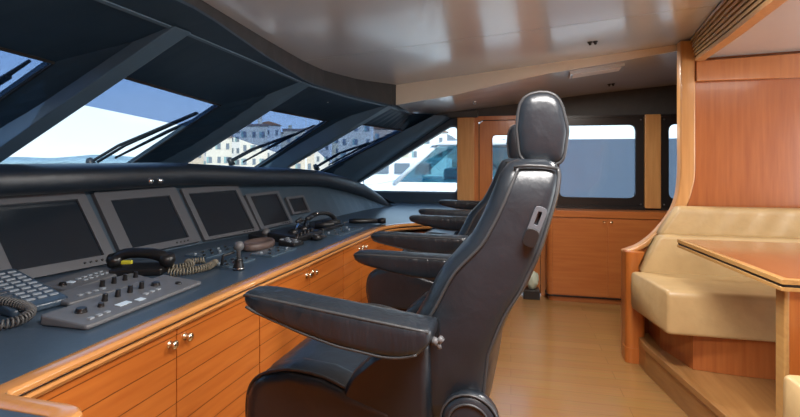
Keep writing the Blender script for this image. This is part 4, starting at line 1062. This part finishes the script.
# motor yacht moored alongside, seen through the quarter window and door
t = thing('motor_yacht', 'white motor yacht with teal windscreen moored alongside, outside the quarter window', 'boat', (0, 11, -3))
b = B(); rows = []
for x, w, zt in ((-8.4, .1, .62), (-7.0, .9, .66), (-5.0, 1.6, .70), (-2.0, 1.95, .72), (2, 2.0, .72), (6, 2.0, .72), (9, 1.9, .72)):
    yc = 11.9
    rows.append([(x, yc - w, zt), (x, yc + w, zt), (x, yc + w * .75, -3.0), (x, yc - w * .75, -3.0)])
b.loft(rows); new_obj('hull', b, M['white_gel'], t)
Wb, Wt = (-2.45, .96), (-1.55, 1.76)     # windscreen foot and head, x-z on the near side
y0, y1 = 10.15, 13.4
b = B(); b.plate([(-3.4, y0, .70), (9, y0, .70), (9, y0, .99), (Wb[0], y0, .99), (-3.1, y0, .90)], [], (0, y1 - y0, 0)); new_obj('coachroof', b, M['white_gel'], t, bevel=.05)
b = B(); b.plate([(Wt[0] - .12, y0 - .12, Wt[1]), (9, y0 - .12, 1.80), (9, y0 - .12, 1.90), (Wt[0] + .2, y0 - .12, 1.86)], [], (0, y1 - y0 + .2, 0)); new_obj('hardtop', b, M['white_gel'], t, bevel=.03)
b = B(); b.face([(Wb[0] + .07, y0 + .02, Wb[1]), (3.0, y0 + .02, .99), (3.0, y0 + .02, 1.77), (Wt[0] + .07, y0 + .02, Wt[1])]); new_obj('side_window', b, M['teal_glass'], t)
b = B(); b.face([(Wb[0], y0 + .02, Wb[1]), (Wb[0] - .35, y0 + 1.5, Wb[1]), (Wb[0], y1, Wb[1]), (Wt[0], y1, Wt[1]), (Wt[0] - .2, y0 + 1.5, Wt[1]), (Wt[0], y0 + .02, Wt[1])]); new_obj('windscreen', b, M['teal_glass'], t)
b = B(); b.tube([(Wb[0] - .02, y0, Wb[1] - .02), (Wt[0], y0, Wt[1] + .02)], .05, 8); new_obj('pillar', b, M['white_gel'], t, smooth=True)
b = B(); b.tube([(-.55 + .28 * math.cos(q * .31), 11.0 + .06 * math.sin(q * .31), 1.12 + .30 * math.sin(q * .31)) for q in range(20)], .022, 8, True); new_obj('steering_wheel', b, M['white_gel'], t, smooth=True)
b = B(); b.box((-.35, 10.7, .95), (.2, 11.5, 1.15)); b.box((.1, 10.7, 1.0), (.28, 11.5, 1.6)); new_obj('helm_seat', b, M['white_gel'], t, bevel=.06)
b = B(); b.box((-1.6, 11.6, .97), (-.9, 12.6, 1.25)); new_obj('console', b, M['white_gel'], t, bevel=.08)
for i in range(5):
    b = B(); x = -7.2 + i * 1.0; b.tube([(x, 10.9 - .16 * i, .68), (x, 10.9 - .16 * i, 1.2)], .015, 6); new_obj('stanchion', b, M['chrome'], t)
# smaller launch beyond its bow
t = thing('white_launch', 'small white launch with square cabin windows left in the quarter window', 'boat', (-6.8, 24, -3))
b = B(); b.loft([[(x, 24 - w, .25), (x, 24 + w, .25), (x, 24 + w * .8, -3), (x, 24 - w * .8, -3)] for x, w in ((-12, .1), (-10, 1.2), (-7, 1.6), (-2, 1.6))]); new_obj('hull', b, M['white_gel'], t)
b = B(); b.plate([(-9.2, 22.7, .2), (-3, 22.7, .2), (-3, 22.7, 1.5), (-8.0, 22.7, 1.5)], [], (0, 2.4, 0)); new_obj('cabin', b, M['white_gel'], t, bevel=.08)
for i in range(4):
    x = -7.6 + i * 1.05; b = B(); b.box((x, 22.63, .75), (x + .75, 22.72, 1.25)); new_obj('window', b, winm, t)

# ------------------------------------------------------------------ sky, sun, added fill lamps
w = bpy.data.worlds.new('sky'); SC.world = w; w.use_nodes = True
nt = w.node_tree; nt.nodes.clear(); L = nt.links.new
out = nt.nodes.new('ShaderNodeOutputWorld'); bg = nt.nodes.new('ShaderNodeBackground')
tc = nt.nodes.new('ShaderNodeTexCoord'); sp = nt.nodes.new('ShaderNodeSeparateXYZ'); L(tc.outputs['Generated'], sp.inputs[0])
cr = nt.nodes.new('ShaderNodeValToRGB'); L(sp.outputs['Z'], cr.inputs[0])
e = cr.color_ramp.elements
e[0].position = 0.; e[0].color = (.70, .80, .86, 1); e[1].position = .85; e[1].color = (.14, .28, .52, 1)
x = e.new(.10); x.color = (.62, .75, .86, 1); x = e.new(.28); x.color = (.34, .55, .80, 1)
mp = nt.nodes.new('ShaderNodeMapping'); mp.inputs['Scale'].default_value = (2, 2, 7); L(tc.outputs['Generated'], mp.inputs[0])
nz = nt.nodes.new('ShaderNodeTexNoise'); nz.inputs['Scale'].default_value = 1.6; nz.inputs['Detail'].default_value = 6; L(mp.outputs[0], nz.inputs['Vector'])
mr = nt.nodes.new('ShaderNodeMapRange'); mr.inputs[1].default_value = .5; mr.inputs[2].default_value = .75; mr.inputs[4].default_value = .45; L(nz.outputs['Fac'], mr.inputs[0])
mxx = nt.nodes.new('ShaderNodeMix'); mxx.data_type = 'RGBA'; mxx.inputs['B'].default_value = (.82, .87, .90, 1)
L(mr.outputs[0], mxx.inputs['Factor']); L(cr.outputs[0], mxx.inputs['A']); L(mxx.outputs['Result'], bg.inputs[0])
bg.inputs[1].default_value = 2.7; L(bg.outputs[0], out.inputs[0])

sd = bpy.data.lights.new('sun', 'SUN'); sd.energy = 6.5; sd.angle = R(1); sd.color = (1, .95, .86)
so = bpy.data.objects.new('sun', sd); COL.objects.link(so)
so.rotation_euler = V((-.45, .80, -.62)).to_track_quat('-Z', 'Y').to_euler()

def lamp(lab, p, size, watts, col):  # out-of-frame fixture with area light, added to fill the interior
    t = thing('fill_lamp', lab, 'light', p, 'added fill lamps above the picture')
    b = B(); b.box((p[0] - size[0] / 2 - .03, p[1] - size[1] / 2 - .03, p[2] + .012), (p[0] + size[0] / 2 + .03, p[1] + size[1] / 2 + .03, p[2] + .04)); new_obj('light_frame', b, M['ceiling'], t, bevel=.006)
    b = B(); b.box((p[0] - size[0] / 2, p[1] - size[1] / 2, p[2] + .006), (p[0] + size[0] / 2, p[1] + size[1] / 2, p[2] + .014)); new_obj('diffuser', b, M['lamp'], t)
    ld = bpy.data.lights.new('fill_light', 'AREA'); ld.shape = 'RECTANGLE'; ld.size, ld.size_y = size; ld.energy = watts; ld.color = col
    lo = bpy.data.objects.new('fill_light', ld); COL.objects.link(lo); lo.location = (p[0], p[1], p[2]); 
lamp('added fill lamp over the aisle aft of the middle chair', (.55, 2.15, 2.275), (.6, .3), 38, (1, .96, .91))
lamp('added fill lamp over the aisle beside the camera', (.25, .5, 2.25), (.8, .4), 48, (1, .96, .92))
lamp('added soffit fill lamp above the dinette table', (2.0, 2.5, 2.215), (.6, .4), 6, (1, .90, .78))

# fill area light added in the aft opening to brighten the interior
ld = bpy.data.lights.new('aft_fill', 'AREA'); ld.shape = 'RECTANGLE'; ld.size, ld.size_y = 1.9, 4.0; ld.energy = 64; ld.color = (1, .97, .93)
lo = bpy.data.objects.new('aft_fill', ld); COL.objects.link(lo); lo.location = (4.15, 1.65, 1.18); lo.rotation_euler = (0, R(90), 0)

# ------------------------------------------------------------------ camera
cd = bpy.data.cameras.new('camera'); cd.sensor_width = 36; cd.lens = 36 * 480 / 800
cd.shift_x = 0; cd.shift_y = -(208.5 - 158) / 800; cd.clip_start = .02; cd.clip_end = 2000
co = bpy.data.objects.new('camera', cd); COL.objects.link(co); co.location = (0, 0, 1.5); co.rotation_euler = (R(90), 0, R(13))
SC.camera = co
SC.view_settings.view_transform = 'Standard'; SC.view_settings.look = 'None'; SC.view_settings.exposure = .42; SC.view_settings.gamma = 1.; SC.view_settings.use_curve_mapping = False
SC.cycles.use_denoising = True
